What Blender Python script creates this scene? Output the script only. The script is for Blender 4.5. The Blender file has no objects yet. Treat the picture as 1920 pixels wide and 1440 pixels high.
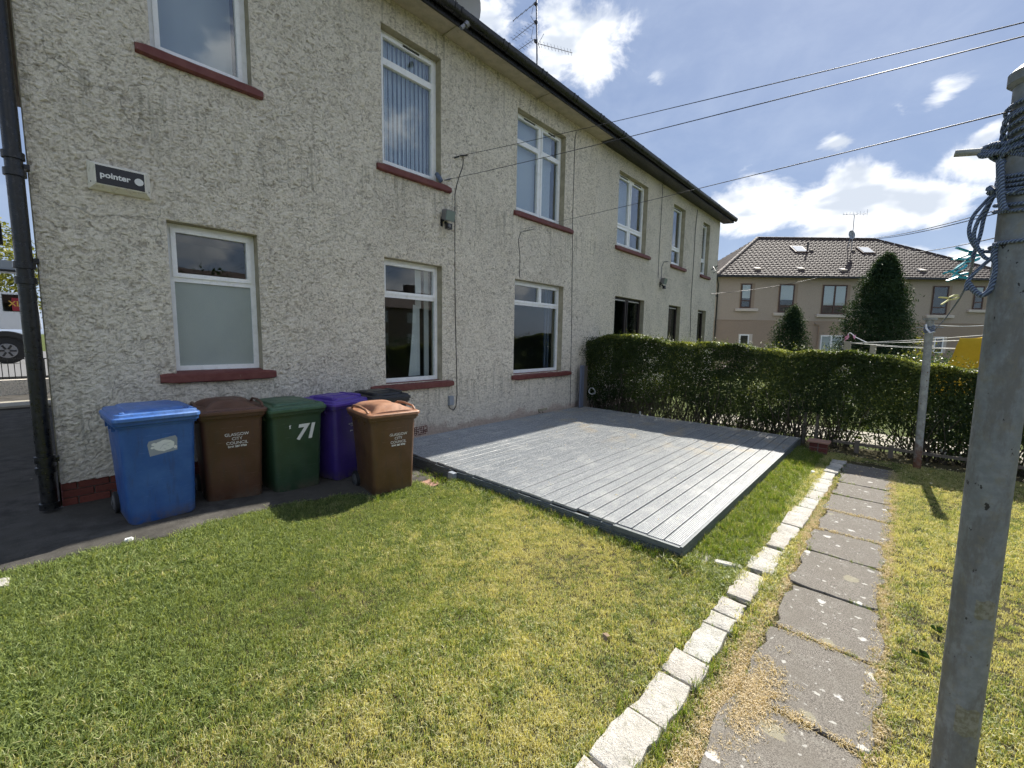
import bpy, math, random
import numpy as np
from mathutils import Matrix, Vector
random.seed(7); RNG = np.random.default_rng(7)
rad = math.radians
S = bpy.context.scene

# ------------------------------------------------------------------ camera
F, YAW, PIT, ROL = 794.6, rad(47.63), rad(6.27), rad(-0.99)
CH = 1.70                      # camera height
def _rot():
    f = np.array([math.sin(YAW)*math.cos(PIT), math.cos(YAW)*math.cos(PIT), -math.sin(PIT)])
    r = np.array([math.cos(YAW), -math.sin(YAW), 0.0]); d = np.cross(f, r)
    c, s = math.cos(ROL), math.sin(ROL)
    return c*r+s*d, -s*r+c*d, f
R_, D_, F_ = _rot()
cam = bpy.data.cameras.new('camera'); camo = bpy.data.objects.new('camera', cam)
S.collection.objects.link(camo); S.camera = camo
cam.sensor_width = 36; cam.lens = F/1920*36; cam.clip_start = 0.05; cam.clip_end = 2000
camo.matrix_world = Matrix(((R_[0], -D_[0], -F_[0], 0), (R_[1], -D_[1], -F_[1], 0), (R_[2], -D_[2], -F_[2], CH), (0, 0, 0, 1)))
def ray(u, v): return (u-960)/F*R_ + (v-720)/F*D_ + F_
CP = np.array([0, 0, CH])
def atz(u, v, z): r = ray(u, v); return CP + r*(z-CH)/r[2]
def aty(u, v, y): r = ray(u, v); return CP + r*y/r[1]
def atx(u, v, x): r = ray(u, v); return CP + r*x/r[0]
def att(u, v, t): r = ray(u, v); return CP + r*t/math.hypot(r[0], r[1])

# ------------------------------------------------------------------ light
SUN_EL, SUN_OFF = rad(43.5), rad(4.8)     # sun stands just behind the plane of the long wall
sv = Vector((math.cos(SUN_EL)*math.cos(SUN_OFF), math.cos(SUN_EL)*math.sin(SUN_OFF), math.sin(SUN_EL)))
sl = bpy.data.lights.new('sun', 'SUN'); sl.energy = 5.0; sl.angle = rad(0.5); sl.color = (1.0, 0.95, 0.86)
so = bpy.data.objects.new('sun', sl); S.collection.objects.link(so)
so.rotation_euler = sv.to_track_quat('Z', 'Y').to_euler()

S.view_settings.view_transform = 'Standard'; S.view_settings.look = 'None'
S.view_settings.exposure = 1.0; S.view_settings.gamma = 1.0
S.render.engine = 'CYCLES'
try:
    S.cycles.use_denoising = True; S.cycles.max_bounces = 6; S.cycles.use_adaptive_sampling = True; S.cycles.adaptive_threshold = .03; S.cycles.transparent_max_bounces = 24
except Exception: pass

# ------------------------------------------------------------------ node helper
class NT:
    def __init__(s, tree): s.t = tree; s.n = tree.nodes; s.l = tree.links
    def new(s, typ, **kw):
        n = s.n.new(typ)
        for k, v in kw.items(): setattr(n, k, v)
        return n
    def set(s, sock, v):
        if isinstance(v, bpy.types.NodeSocket): s.l.new(v, sock)
        elif v is not None:
            if isinstance(v, (tuple, list)) and len(v) == 3 and sock.type == 'RGBA': v = (*v, 1)
            sock.default_value = v
    def math(s, op, a, b=None, c=None, clamp=False):
        n = s.new('ShaderNodeMath', operation=op); n.use_clamp = clamp
        s.set(n.inputs[0], a)
        if b is not None: s.set(n.inputs[1], b)
        if c is not None: s.set(n.inputs[2], c)
        return n.outputs[0]
    def vmath(s, op, a, b=None):
        n = s.new('ShaderNodeVectorMath', operation=op); s.set(n.inputs[0], a)
        if b is not None: s.set(n.inputs[1], b)
        return n.outputs['Value'] if op in ('DOT_PRODUCT', 'LENGTH', 'DISTANCE') else n.outputs[0]
    def mix(s, f, a, b, bt='MIX'):
        n = s.new('ShaderNodeMix', data_type='RGBA', blend_type=bt); s.set(n.inputs[0], f); s.set(n.inputs[6], a); s.set(n.inputs[7], b)
        return n.outputs[2]
    def ramp(s, f, lo, hi, a=0.0, b=1.0):
        n = s.new('ShaderNodeMapRange', interpolation_type='SMOOTHSTEP'); s.set(n.inputs[0], f)
        for i, v in zip((1, 2, 3, 4), (lo, hi, a, b)): s.set(n.inputs[i], v)
        return n.outputs[0]
    def noise(s, vec, scale, detail=3, rough=.55, dist=0, dim='3D'):
        n = s.new('ShaderNodeTexNoise', noise_dimensions=dim); s.set(n.inputs['Vector'], vec)
        for k, v in (('Scale', scale), ('Detail', detail), ('Roughness', rough), ('Distortion', dist)): s.set(n.inputs[k], v)
        return n.outputs[0]
    def voro(s, vec, scale, feature='F1', out='Distance', rnd=1.0):
        n = s.new('ShaderNodeTexVoronoi', feature=feature); s.set(n.inputs['Vector'], vec); s.set(n.inputs['Scale'], scale)
        if 'Randomness' in n.inputs: n.inputs['Randomness'].default_value = rnd
        return n.outputs[out]
    def mapv(s, vec, sc=(1, 1, 1), loc=(0, 0, 0), rot=(0, 0, 0)):
        n = s.new('ShaderNodeMapping'); s.set(n.inputs[0], vec); n.inputs[1].default_value = loc; n.inputs[2].default_value = rot; n.inputs[3].default_value = sc
        return n.outputs[0]
    def xyz(s, v): n = s.new('ShaderNodeSeparateXYZ'); s.set(n.inputs[0], v); return n.outputs
    def pos(s): return s.new('ShaderNodeNewGeometry').outputs['Position']
    def obj(s): return s.new('ShaderNodeTexCoord').outputs['Object']
    def rnd(s): return s.new('ShaderNodeObjectInfo').outputs['Random']

# ------------------------------------------------------------------ world
w = bpy.data.worlds.new('World'); S.world = w; w.use_nodes = True
T = NT(w.node_tree); T.n.clear()
out = T.new('ShaderNodeOutputWorld'); bg = T.new('ShaderNodeBackground')
sky = T.new('ShaderNodeTexSky', sky_type='NISHITA'); sky.sun_disc = False
sky.sun_elevation = SUN_EL; sky.sun_rotation = rad(90)-SUN_OFF; sky.air_density = 1.0; sky.dust_density = .4; sky.ozone_density = 1.6
d = T.new('ShaderNodeTexCoord').outputs['Generated']; d = T.vmath('NORMALIZE', d)
dz = T.xyz(d)[2]
fd = T.noise(T.mapv(d, (1, 1, 1.7)), 8.0, 6, .60, .25)     # detail of the cloud edges
# (centre u, v, half width, half height, strength, tilt deg) of the cloud masses, as directions in the sky
CL = [(1062, 88, 118, 88, 1.0, 0), (888, 10, 90, 60, .9, 0), (1420, 390, 130, 62, 1.0, 0), (1590, 392, 200, 76, 1.0, -3), (1720, 385, 130, 52, .95, 0),
      (1830, 300, 110, 44, .85, -8), (1860, 250, 80, 30, .8, -22), (1765, 182, 84, 28, .62, -30), (1690, 208, 48, 26, .55, 5), (1572, 263, 46, 22, .68, -4),
      (1690, 470, 100, 26, .8, 10), (1860, 500, 130, 48, .85, 8), (1235, 158, 30, 24, .45, 0), (20, 20, 90, 60, .8, 0),
      (2350, 300, 320, 110, 1.0, 0), (700, -420, 320, 140, .95, 20), (-500, 300, 420, 120, .95, -10)]
def euler_of(X_, Y_, Z_): return Matrix((X_, Y_, Z_)).transposed().to_euler()
mask = None
for (u, v, a, b, st, tl) in CL:
    c = ray(u, v); c = c/np.linalg.norm(c); ct, sn = math.cos(rad(tl)), math.sin(rad(tl))
    e1 = ray(u+a*ct, v+a*sn); e1 = e1/np.linalg.norm(e1)-c; e2 = ray(u-b*sn, v+b*ct); e2 = e2/np.linalg.norm(e2)-c
    l1, l2 = np.linalg.norm(e1), np.linalg.norm(e2); X_ = Vector(e1).normalized(); Z_ = X_.cross(Vector(e2)).normalized(); Y_ = Z_.cross(X_)
    mp = T.new('ShaderNodeMapping', vector_type='TEXTURE'); T.set(mp.inputs[0], d); mp.inputs[1].default_value = tuple(c); mp.inputs[2].default_value = euler_of(X_, Y_, Z_)
    k_ = 1.55; mp.inputs[3].default_value = (l1*k_, l2*k_, (l1+l2)*k_)
    gr = T.new('ShaderNodeTexGradient', gradient_type='SPHERICAL'); T.l.new(mp.outputs[0], gr.inputs[0])
    m = T.math('MULTIPLY', gr.outputs['Fac'], st*1.35)
    mask = m if mask is None else T.math('MAXIMUM', mask, m)
# away from the frame clouds drift on in the same style
away = T.ramp(T.vmath('DOT_PRODUCT', d, tuple(F_)), .55, .25)
gen = T.math('MULTIPLY', T.ramp(T.noise(T.mapv(d, (1, 1, 1.6), (4, 2, 1)), 2.3, 2, .5), .46, .68), T.math('MULTIPLY', away, 1.0))
mask = T.math('MAXIMUM', mask, gen)
dens = T.math('ADD', mask, T.math('MULTIPLY', T.math('SUBTRACT', fd, .5), 2.1))
cov = T.math('MULTIPLY', T.ramp(dens, .36, .80), T.math('MULTIPLY', T.ramp(mask, .06, .30), T.ramp(dz, -0.01, .04)))
shade = T.ramp(T.math('SUBTRACT', T.noise(T.mapv(d, (1, 1, 2.0), (0, 0, .05)), 9, 3, .55, .2), T.math('MULTIPLY', dens, .16)), .26, .44)
ccol = T.mix(shade, (.37, .405, .46), (.60, .615, .64))
skyc = T.vmath('MULTIPLY', sky.outputs[0], (0.047, 0.047, 0.047))
skyc = T.mix(.68, skyc, (.168, .222, .350))
hz = T.ramp(dz, .30, .0, 0.0, .35)
skyc = T.mix(hz, skyc, (.34, .41, .52)); skyc = T.mix(T.ramp(fd, .3, .75, .0, .22), skyc, (.36, .41, .50))
col = T.mix(cov, skyc, ccol)
low = T.ramp(dz, -.02, 0.0)
col = T.mix(low, (.10, .11, .09), col)
T.set(bg.inputs[0], col); bg.inputs[1].default_value = 1.0
T.l.new(bg.outputs[0], out.inputs[0])

# ------------------------------------------------------------------ material helpers
def mat(name, col=(.5, .5, .5), rough=.7, fn=None, metal=0.0, spec=0.5):
    m = bpy.data.materials.new(name); m.use_nodes = True; t = NT(m.node_tree); b = t.n['Principled BSDF']
    b.inputs['Base Color'].default_value = (*col, 1); b.inputs['Roughness'].default_value = rough; b.inputs['Metallic'].default_value = metal
    b.inputs['Specular IOR Level'].default_value = spec
    if fn: fn(t, b)
    return m
def bump(t, b, h, strength=.5, dist=.01, prev=None):
    n = t.new('ShaderNodeBump'); n.inputs['Strength'].default_value = strength; n.inputs['Distance'].default_value = dist
    t.set(n.inputs['Height'], h)
    if prev is not None: t.set(n.inputs['Normal'], prev)
    t.l.new(n.outputs[0], b.inputs['Normal']); return n.outputs[0]
M = {}
def f_harl(base, hollow_shade, sc=1.0, stren=1.0, pink=True):
    def fn(t, b):
        p = t.pos(); X = t.xyz(p)
        wv = t.vmath('ADD', t.mapv(p, (1, 1, 1.25)), t.vmath('MULTIPLY', t.new('ShaderNodeTexNoise').outputs[1], (0, 0, 0)))
        n1 = t.noise(wv, 34*sc, 3, .6, .9); n2 = t.noise(wv, 85*sc, 2, .5, .3)
        v1 = t.voro(t.vmath('ADD', wv, t.vmath('MULTIPLY', t.vmath('SUBTRACT', (0, 0, 0), (0, 0, 0)), (0, 0, 0))), 42*sc, 'SMOOTH_F1')
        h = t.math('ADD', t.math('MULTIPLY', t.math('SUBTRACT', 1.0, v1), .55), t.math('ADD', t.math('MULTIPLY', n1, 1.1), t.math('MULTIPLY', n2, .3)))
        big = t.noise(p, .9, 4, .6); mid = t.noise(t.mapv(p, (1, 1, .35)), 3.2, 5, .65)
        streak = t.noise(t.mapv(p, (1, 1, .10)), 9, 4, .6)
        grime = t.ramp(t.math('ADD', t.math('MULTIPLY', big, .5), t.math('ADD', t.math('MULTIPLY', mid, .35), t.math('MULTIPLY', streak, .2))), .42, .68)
        pits = t.ramp(h, 1.06, .78)                                  # crevice shade painted into the hollows of the roughcast
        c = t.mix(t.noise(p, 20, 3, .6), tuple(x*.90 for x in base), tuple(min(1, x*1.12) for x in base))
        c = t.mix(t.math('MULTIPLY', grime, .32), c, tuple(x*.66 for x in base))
        c = t.mix(t.math('MULTIPLY', t.math('MULTIPLY', pits, t.ramp(big, .3, .65, .45, 1.0)), .75), c, hollow_shade)
        g2 = t.ramp(t.noise(p, 1.7, 4, .6), .55, .72)
        c = t.mix(t.math('MULTIPLY', g2, .25), c, (.34, .34, .25))
        if pink:
            lo = t.math('MULTIPLY', t.ramp(t.math('ADD', X[2], t.math('MULTIPLY', t.noise(p, 3, 4, .6), .45)), .52, .26), t.ramp(X[0], 2.4, 3.4))
            c = t.mix(t.math('MULTIPLY', lo, .75), c, (.36, .21, .16))
            lo2 = t.ramp(t.math('ADD', X[2], t.math('MULTIPLY', t.noise(p, 5, 4, .6), .6)), 1.2, .4)
            c = t.mix(t.math('MULTIPLY', lo2, .18), c, (.62, .58, .53))
        t.set(b.inputs['Base Color'], c)
        bump(t, b, h, 1.0*stren, .034/sc)
    return fn
def _nc(t, p, sc):
    n = t.new('ShaderNodeTexNoise'); t.set(n.inputs['Vector'], p); n.inputs['Scale'].default_value = sc; n.inputs['Detail'].default_value = 3; return n.outputs[1]
def f_harl_near(base, hollow_shade):
    def fn(t, b):
        p = t.pos(); X = t.xyz(p); rl = t.new('ShaderNodeAttribute', attribute_name='relief').outputs['Fac']
        big = t.noise(p, .9, 4, .6); mid = t.noise(t.mapv(p, (1, 1, .35)), 3.2, 5, .65); streak = t.noise(t.mapv(p, (1, 1, .10)), 9, 4, .6)
        grime = t.ramp(t.math('ADD', t.math('MULTIPLY', big, .5), t.math('ADD', t.math('MULTIPLY', mid, .35), t.math('MULTIPLY', streak, .2))), .42, .68)
        c = t.mix(t.noise(p, 26, 4, .65), tuple(x*.84 for x in base), tuple(min(1, x*1.14) for x in base))
        c = t.mix(t.math('MULTIPLY', grime, .27), c, tuple(x*.66 for x in base))
        pit = t.math('MULTIPLY', t.ramp(rl, .66, .16), t.ramp(t.noise(p, 4, 5, .7), .30, .62, .34, .72))   # shade painted into the colour of the hollows, by relief
        c = t.mix(pit, c, hollow_shade)
        c = t.mix(t.math('MULTIPLY', t.ramp(t.noise(p, 1.7, 4, .6), .55, .72), .12), c, (.42, .39, .30))
        st = t.noise(t.mapv(p, (1, 1, .05)), 13, 4, .65); under = t.math('MAXIMUM', t.math('MULTIPLY', t.ramp(X[2], 3.1, 4.0), t.ramp(X[2], 4.12, 4.02)), t.math('MAXIMUM', t.ramp(X[2], 5.2, 6.4), t.math('MULTIPLY', t.ramp(X[2], .15, .8), t.ramp(X[2], 1.2, .85))))
        c = t.mix(t.math('MULTIPLY', t.math('MULTIPLY', t.ramp(st, .50, .66), under), .5), c, (.27, .255, .20))
        wp = t.vmath('ADD', p, t.vmath('MULTIPLY', _nc(t, p, 4), (.35, .35, .35))); ck = t.math('MULTIPLY', t.ramp(t.voro(wp, .75, 'DISTANCE_TO_EDGE'), .0065, .002), t.ramp(t.noise(p, .8, 2, .5), .57, .62)); c = t.mix(t.math('MULTIPLY', ck, .42), c, (.10, .09, .07))
        sp = t.ramp(t.math('ADD', t.noise(p, 48, 4, .7), t.math('MULTIPLY', big, .12)), .70, .76); c = t.mix(t.math('MULTIPLY', sp, .6), c, (.07, .06, .05))
        z_ = t.math('ADD', X[2], t.math('MULTIPLY', t.noise(p, 3, 5, .7), .55))
        lo = t.math('MULTIPLY', t.ramp(z_, .50, .36), t.ramp(X[0], 2.4, 3.4)); c = t.mix(t.math('MULTIPLY', lo, .62), c, (.40, .25, .19))
        c = t.mix(t.math('MULTIPLY', t.ramp(z_, 1.3, .5), .22), c, (.70, .67, .62))
        t.set(b.inputs['Base Color'], c); bump(t, b, t.math('ADD', t.noise(p, 95, 3, .65, .5), t.math('MULTIPLY', t.noise(p, 45, 2, .5, .6), .8)), 1.0, .016)
    return fn
M['harl_near'] = mat('roughcast_relief', rough=.92, fn=f_harl_near((.90, .82, .70), (.30, .26, .205)), spec=.15)
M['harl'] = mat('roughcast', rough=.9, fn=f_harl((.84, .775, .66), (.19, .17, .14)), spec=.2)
def f_reveal(t, b):
    p = t.pos(); n = t.noise(p, 6, 5, .65); n2 = t.noise(p, 60, 3, .6)
    t.set(b.inputs['Base Color'], t.mix(t.ramp(n, .35, .7), (.43, .39, .29), (.30, .28, .20))); bump(t, b, n2, .5, .004)
M['reveal'] = mat('smooth_cement', rough=.85, fn=f_reveal, spec=.2)
def f_sill(t, b):
    p = t.pos(); n = t.noise(p, 9, 5, .65); n2 = t.noise(p, 70, 3, .6)
    c = t.mix(t.ramp(n, .35, .7), (.135, .038, .034), (.175, .062, .052)); c = t.mix(t.ramp(t.noise(p, 30, 4, .7), .66, .74), c, (.30, .22, .19))
    t.set(b.inputs['Base Color'], c); bump(t, b, t.math('ADD', n, t.math('MULTIPLY', n2, .4)), .5, .006)
M['sill'] = mat('red_painted_stone', rough=.55, fn=f_sill, spec=.35)
def f_upvc(t, b):
    p = t.pos(); n = t.noise(p, 14, 5, .7)
    t.set(b.inputs['Base Color'], t.mix(t.ramp(n, .45, .75), (.88, .89, .90), (.74, .75, .74))); t.set(b.inputs['Roughness'], .32)
M['upvc'] = mat('white_upvc', rough=.35, fn=f_upvc)
M['darkframe'] = mat('dark_brown_frame', (.022, .014, .012), .4)
M['brownframe'] = mat('brown_stained_frame', (.07, .035, .028), .55)
def glass(name, tint=(1, 1, 1), extra=0.0, ior=1.5, rough=0.0):
    m = bpy.data.materials.new(name); m.use_nodes = True; t = NT(m.node_tree); t.n.clear()
    o = t.new('ShaderNodeOutputMaterial'); fr = t.new('ShaderNodeLayerWeight'); fr.inputs[0].default_value = .5; sch = t.math('ADD', .045, t.math('MULTIPLY', t.math('POWER', fr.outputs['Facing'], 4.0), .9))
    nb = t.new('ShaderNodeBump'); nb.inputs['Strength'].default_value = .03; nb.inputs['Distance'].default_value = .02; t.set(nb.inputs['Height'], t.noise(t.pos(), 2.2, 1, .4))
    g = t.new('ShaderNodeBsdfGlossy'); g.inputs['Roughness'].default_value = rough; t.l.new(nb.outputs[0], g.inputs['Normal'])
    tr = t.new('ShaderNodeBsdfTransparent'); t.set(tr.inputs[0], tint)
    mx = t.new('ShaderNodeMixShader'); f = t.math('ADD', sch, extra, clamp=True)
    t.set(mx.inputs[0], f); t.l.new(tr.outputs[0], mx.inputs[1]); t.l.new(g.outputs[0], mx.inputs[2]); t.l.new(mx.outputs[0], o.inputs[0]); return m
M['glass'] = glass('window_glass', (.93, .96, .95), .02)
M['glass_up'] = glass('window_glass_bright', (.90, .94, .95), .08)
M['glass_dark'] = glass('window_glass_dark', (.5, .55, .55), .02)
def f_frost(t, b):
    p = t.pos(); n = t.noise(p, 130, 2, .5); n2 = t.noise(t.mapv(p, (1, 1, .7)), 2.3, 4, .6)
    t.set(b.inputs['Base Color'], t.mix(n2, (.25, .295, .28), (.37, .41, .39))); bump(t, b, n, .6, .004)
M['frost'] = mat('frosted_glass', rough=.35, fn=f_frost)
def f_blind(t, b):
    X = t.xyz(t.pos()); wv = t.math('SINE', t.math('MULTIPLY', X[0], 95.0))
    t.set(b.inputs['Base Color'], t.mix(t.ramp(wv, -.6, .8), (.42, .46, .52), (.72, .75, .78)))
M['blind'] = mat('blind_cloth', rough=.8, fn=f_blind)
M['curtain'] = mat('net_curtain', (.55, .57, .60), .9)
M['curtain_blue'] = mat('blue_curtain', (.05, .07, .12), .9)
M['dark'] = mat('dim_room_paint', (.10, .10, .10), .9)
def f_black(t, b):
    p = t.pos(); n = t.noise(p, 25, 4, .65)
    t.set(b.inputs['Base Color'], t.mix(t.ramp(n, .5, .75), (.007, .0075, .008), (.024, .022, .02))); t.set(b.inputs['Roughness'], t.ramp(n, .3, .7, .22, .5))
    bump(t, b, n, .25, .004)
M['black'] = mat('black_gloss_paint', rough=.3, fn=f_black)
def f_soffit(t, b):
    p = t.pos(); n = t.noise(p, 5, 5, .7); n2 = t.noise(p, 1.6, 5, .7)
    c = t.mix(t.ramp(n, .35, .7), (.50, .44, .34), (.38, .34, .26)); c = t.mix(t.ramp(n2, .68, .72), c, (.05, .04, .035)); t.set(b.inputs['Base Color'], c)
M['soffit'] = mat('cream_soffit_paint', rough=.8, fn=f_soffit)
def f_brick(t, b):
    p = t.pos(); n = t.noise(p, 40, 4, .65); r = t.rnd()
    c = t.mix(r, (.10, .028, .022), (.17, .05, .036)); c = t.mix(t.ramp(n, .5, .75), c, (.07, .03, .026)); t.set(b.inputs['Base Color'], c); bump(t, b, n, .6, .005)
M['brick'] = mat('red_brick', rough=.8, fn=f_brick, spec=.3)
M['mortar'] = mat('mortar', (.16, .13, .11), .95)
def f_tile(t, b):
    p = t.pos(); n = t.noise(p, 3, 4, .6); r = t.rnd()
    t.set(b.inputs['Base Color'], t.mix(t.ramp(n, .3, .75), (.055, .038, .033), (.10, .072, .062)))
M['tile'] = mat('brown_roof_tile', rough=.75, fn=f_tile)
M['ridge'] = mat('ridge_tile', (.24, .20, .17), .8)
def f_far(base):
    def fn(t, b):
        p = t.pos(); n = t.noise(p, 14, 3, .6); n2 = t.noise(p, .8, 4, .6)
        c = t.mix(n, tuple(x*.82 for x in base), tuple(x*1.15 for x in base)); c = t.mix(t.math('MULTIPLY', n2, .3), c, tuple(x*.7 for x in base))
        t.set(b.inputs['Base Color'], c); bump(t, b, n, .5, .02)
    return fn
M['far_up'] = mat('pink_beige_render', rough=.95, fn=f_far((.41, .345, .285)))
M['far_lo'] = mat('tan_render', rough=.95, fn=f_far((.34, .265, .205)))
M['far_trim'] = mat('pale_cement_trim', (.56, .50, .44), .85)
def f_conc(t, b):
    p = t.pos(); n = t.noise(p, 5, 6, .7); n2 = t.noise(p, 120, 3, .6); n3 = t.noise(p, .7, 4, .6); v = t.voro(p, 60)
    c = t.mix(t.ramp(n, .3, .7), (.036, .033, .029), (.088, .082, .073)); c = t.mix(t.ramp(n3, .4, .7), c, (.065, .06, .05)); c = t.mix(t.ramp(n2, .62, .75), c, (.16, .15, .135))
    c = t.mix(t.ramp(t.noise(p, 11, 5, .7), .68, .76), c, (.26, .23, .18))
    t.set(b.inputs['Base Color'], c); bump(t, b, t.math('ADD', n2, t.math('MULTIPLY', n, 2)), .5, .006)
M['conc'] = mat('worn_concrete', rough=.9, fn=f_conc, spec=.2)
def f_slab(t, b):
    p = t.pos(); n = t.noise(p, 170, 3, .65); n1 = t.noise(p, 4, 5, .6); r = t.rnd()
    c = t.mix(t.ramp(n, .3, .72), (.060, .054, .047), (.26, .236, .205)); c = t.mix(t.math('MULTIPLY', t.ramp(t.noise(p, 18, 4, .7), .5, .68), .45), c, (.24, .23, .20)); c = t.mix(t.math('MULTIPLY', t.ramp(n1, .35, .7), .6), c, (.14, .126, .106))
    pw = t.vmath('ADD', p, t.vmath('MULTIPLY', t.vmath('SUBTRACT', _nc(t, p, 22), (.5, .5, .5)), (.06, .06, .0)))
    for sc, lo, hi, cc, amt in ((6.5, .20, .16, (.50, .49, .46), .85), (13, .20, .15, (.44, .43, .39), .8), (26, .22, .15, (.36, .35, .32), .8), (4.2, .24, .19, (.28, .26, .18), .6)):
        v = t.voro(pw, sc); vc = t.voro(pw, sc, out='Color'); keep = t.ramp(t.xyz(vc)[0], .58, .64)
        thr = t.ramp(t.math('ADD', v, t.math('MULTIPLY', t.noise(p, 60, 3, .6), .12)), hi+.07, lo+.10, 1, 0) if False else t.ramp(t.math('ADD', v, t.math('MULTIPLY', t.noise(p, 60, 3, .6), .12)), hi+.10, hi+.06)
        c = t.mix(t.math('MULTIPLY', t.math('MULTIPLY', thr, keep), amt), c, cc)
    t.set(b.inputs['Base Color'], c); bump(t, b, n, .55, .004)
def _nc(t, p, sc):
    n = t.new('ShaderNodeTexNoise'); t.set(n.inputs['Vector'], p); n.inputs['Scale'].default_value = sc; n.inputs['Detail'].default_value = 3; return n.outputs[1]
M['slab'] = mat('dark_concrete_slab', rough=.9, fn=f_slab, spec=.2)
def f_stone(t, b):
    p = t.pos(); n = t.noise(p, 90, 4, .65); n1 = t.noise(p, 9, 5, .6); r = t.rnd(); v = t.noise(p, 220, 2, .5)
    c = t.mix(t.ramp(n1, .3, .7), (.36, .35, .31), (.50, .485, .44)); c = t.mix(t.math('MULTIPLY', r, .35), c, (.45, .37, .31)); c = t.mix(t.ramp(v, .55, .72), c, (.13, .125, .11)); c = t.mix(t.ramp(n, .58, .7), c, (.58, .57, .53)); c = t.mix(t.math('MULTIPLY', t.ramp(t.noise(p, 14, 5, .75), .56, .68), .6), c, (.17, .16, .12))
    t.set(b.inputs['Base Color'], c); bump(t, b, t.math('ADD', t.math('MULTIPLY', n1, 3), n), .8, .01)
M['stone'] = mat('pale_granite', rough=.85, fn=f_stone, spec=.3)
def f_soil(t, b):
    p = t.pos(); n = t.noise(p, 30, 5, .7); n1 = t.noise(p, 2, 4, .6)
    t.set(b.inputs['Base Color'], t.mix(n, (.028, .026, .014), (.09, .08, .04))); bump(t, b, n, .8, .02)
M['soil'] = mat('thatchy_soil', rough=1, fn=f_soil, spec=.1)
def f_field(t, b):
    p = t.pos(); n = t.noise(p, 3, 6, .7); n2 = t.noise(p, 40, 3, .6)
    c = t.mix(n, (.05, .075, .022), (.12, .13, .045)); c = t.mix(t.ramp(n2, .4, .7), c, (.07, .09, .03)); t.set(b.inputs['Base Color'], c); bump(t, b, n2, .8, .03)
M['field'] = mat('distant_turf', rough=1, fn=f_field, spec=.1)
def f_asph(t, b):
    p = t.pos(); n = t.noise(p, 80, 3, .6); t.set(b.inputs['Base Color'], t.mix(n, (.10, .10, .10), (.20, .20, .20)))
M['asphalt'] = mat('asphalt', rough=.9, fn=f_asph)
M['paleconc'] = mat('pale_paving', rough=.9, fn=lambda t, b: t.set(b.inputs['Base Color'], t.mix(t.noise(t.pos(), 6, 5, .7), (.24, .22, .17), (.36, .33, .27))))
def f_deck(t, b):
    p = t.pos(); X = t.xyz(p); o = t.obj(); r = t.rnd()
    gr = t.noise(t.mapv(p, (2.0, 60, 60)), 1.0, 5, .65); bl = t.noise(p, 3.0, 5, .65); sp = t.noise(t.mapv(p, (40, 130, 130)), 1, 4, .6)
    c = t.mix(t.ramp(gr, .3, .7), (.155, .17, .178), (.28, .29, .295)); c = t.mix(t.math('MULTIPLY', r, .28), c, (.25, .27, .28))
    c = t.mix(t.math('MULTIPLY', t.ramp(bl, .5, .68), .5), c, (.40, .40, .385)); c = t.mix(t.math('MULTIPLY', t.ramp(sp, .52, .62), .55), c, (.50, .50, .485))
    sp2 = t.noise(t.mapv(p, (30, 70, 70), (3, 5, 1)), 1, 4, .6); c = t.mix(t.math('MULTIPLY', t.ramp(sp2, .58, .66), .55), c, (.10, .105, .10))
    pol = t.math('MULTIPLY', t.ramp(t.noise(p, 2.2, 5, .7), .52, .62), t.ramp(X[0], 5.3, 7.2)); pol = t.math('MULTIPLY', pol, t.ramp(t.noise(p, 150, 2, .6), .42, .58))
    c = t.mix(t.math('MULTIPLY', pol, .7), c, (.46, .36, .21))
    t.set(b.inputs['Base Color'], c); bump(t, b, t.math('ADD', gr, sp), .5, .003)
M['deck'] = mat('grey_weathered_decking', rough=.38, fn=f_deck, spec=.6)
def f_fascia(t, b):
    p = t.pos(); gr = t.noise(t.mapv(p, (8, 8, 60)), 1, 5, .65)
    t.set(b.inputs['Base Color'], t.mix(t.ramp(gr, .3, .7), (.07, .085, .092), (.13, .15, .155)))
M['fascia'] = mat('slate_grey_board', rough=.6, fn=f_fascia)
def plastic(name, base, fade, rough=.42):
    def fn(t, b):
        o = t.obj(); X = t.xyz(o); n = t.noise(o, 5, 5, .65); n2 = t.noise(t.mapv(o, (1, 1, .15)), 22, 4, .7); n3 = t.noise(o, 300, 2, .5)
        c = t.mix(t.ramp(n, .3, .75), base, fade); c = t.mix(t.math('MULTIPLY', t.ramp(n2, .50, .72), .55), c, tuple(x*.55+.02 for x in base))
        top = t.math('MULTIPLY', t.ramp(X[2], .14, .0), t.ramp(t.noise(o, 9, 5, .7), .35, .6)); c = t.mix(t.math('MULTIPLY', top, .7), c, (.12, .10, .075))
        sc = t.ramp(t.noise(t.mapv(o, (6, 6, 60), (0, 0, 0), (.1, .15, 0)), 1.2, 5, .75), .60, .68); c = t.mix(t.math('MULTIPLY', sc, .5), c, tuple(min(1, x*1.6+.06) for x in base))
        t.set(b.inputs['Base Color'], c); t.set(b.inputs['Roughness'], t.ramp(n, .3, .8, rough-.08, rough+.2)); bump(t, b, t.math('ADD', n3, t.math('MULTIPLY', n, .6)), .18, .003)
    return mat(name, base, rough, fn)
M['blue'] = plastic('blue_plastic', (.018, .078, .27), (.038, .118, .33)); M['blue_lid'] = plastic('blue_lid_plastic', (.045, .14, .43), (.13, .24, .50), .38)
M['brown'] = plastic('brown_plastic', (.068, .030, .016), (.095, .044, .024)); M['brown_lid'] = plastic('brown_lid_plastic', (.10, .045, .028), (.15, .075, .05))
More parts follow.
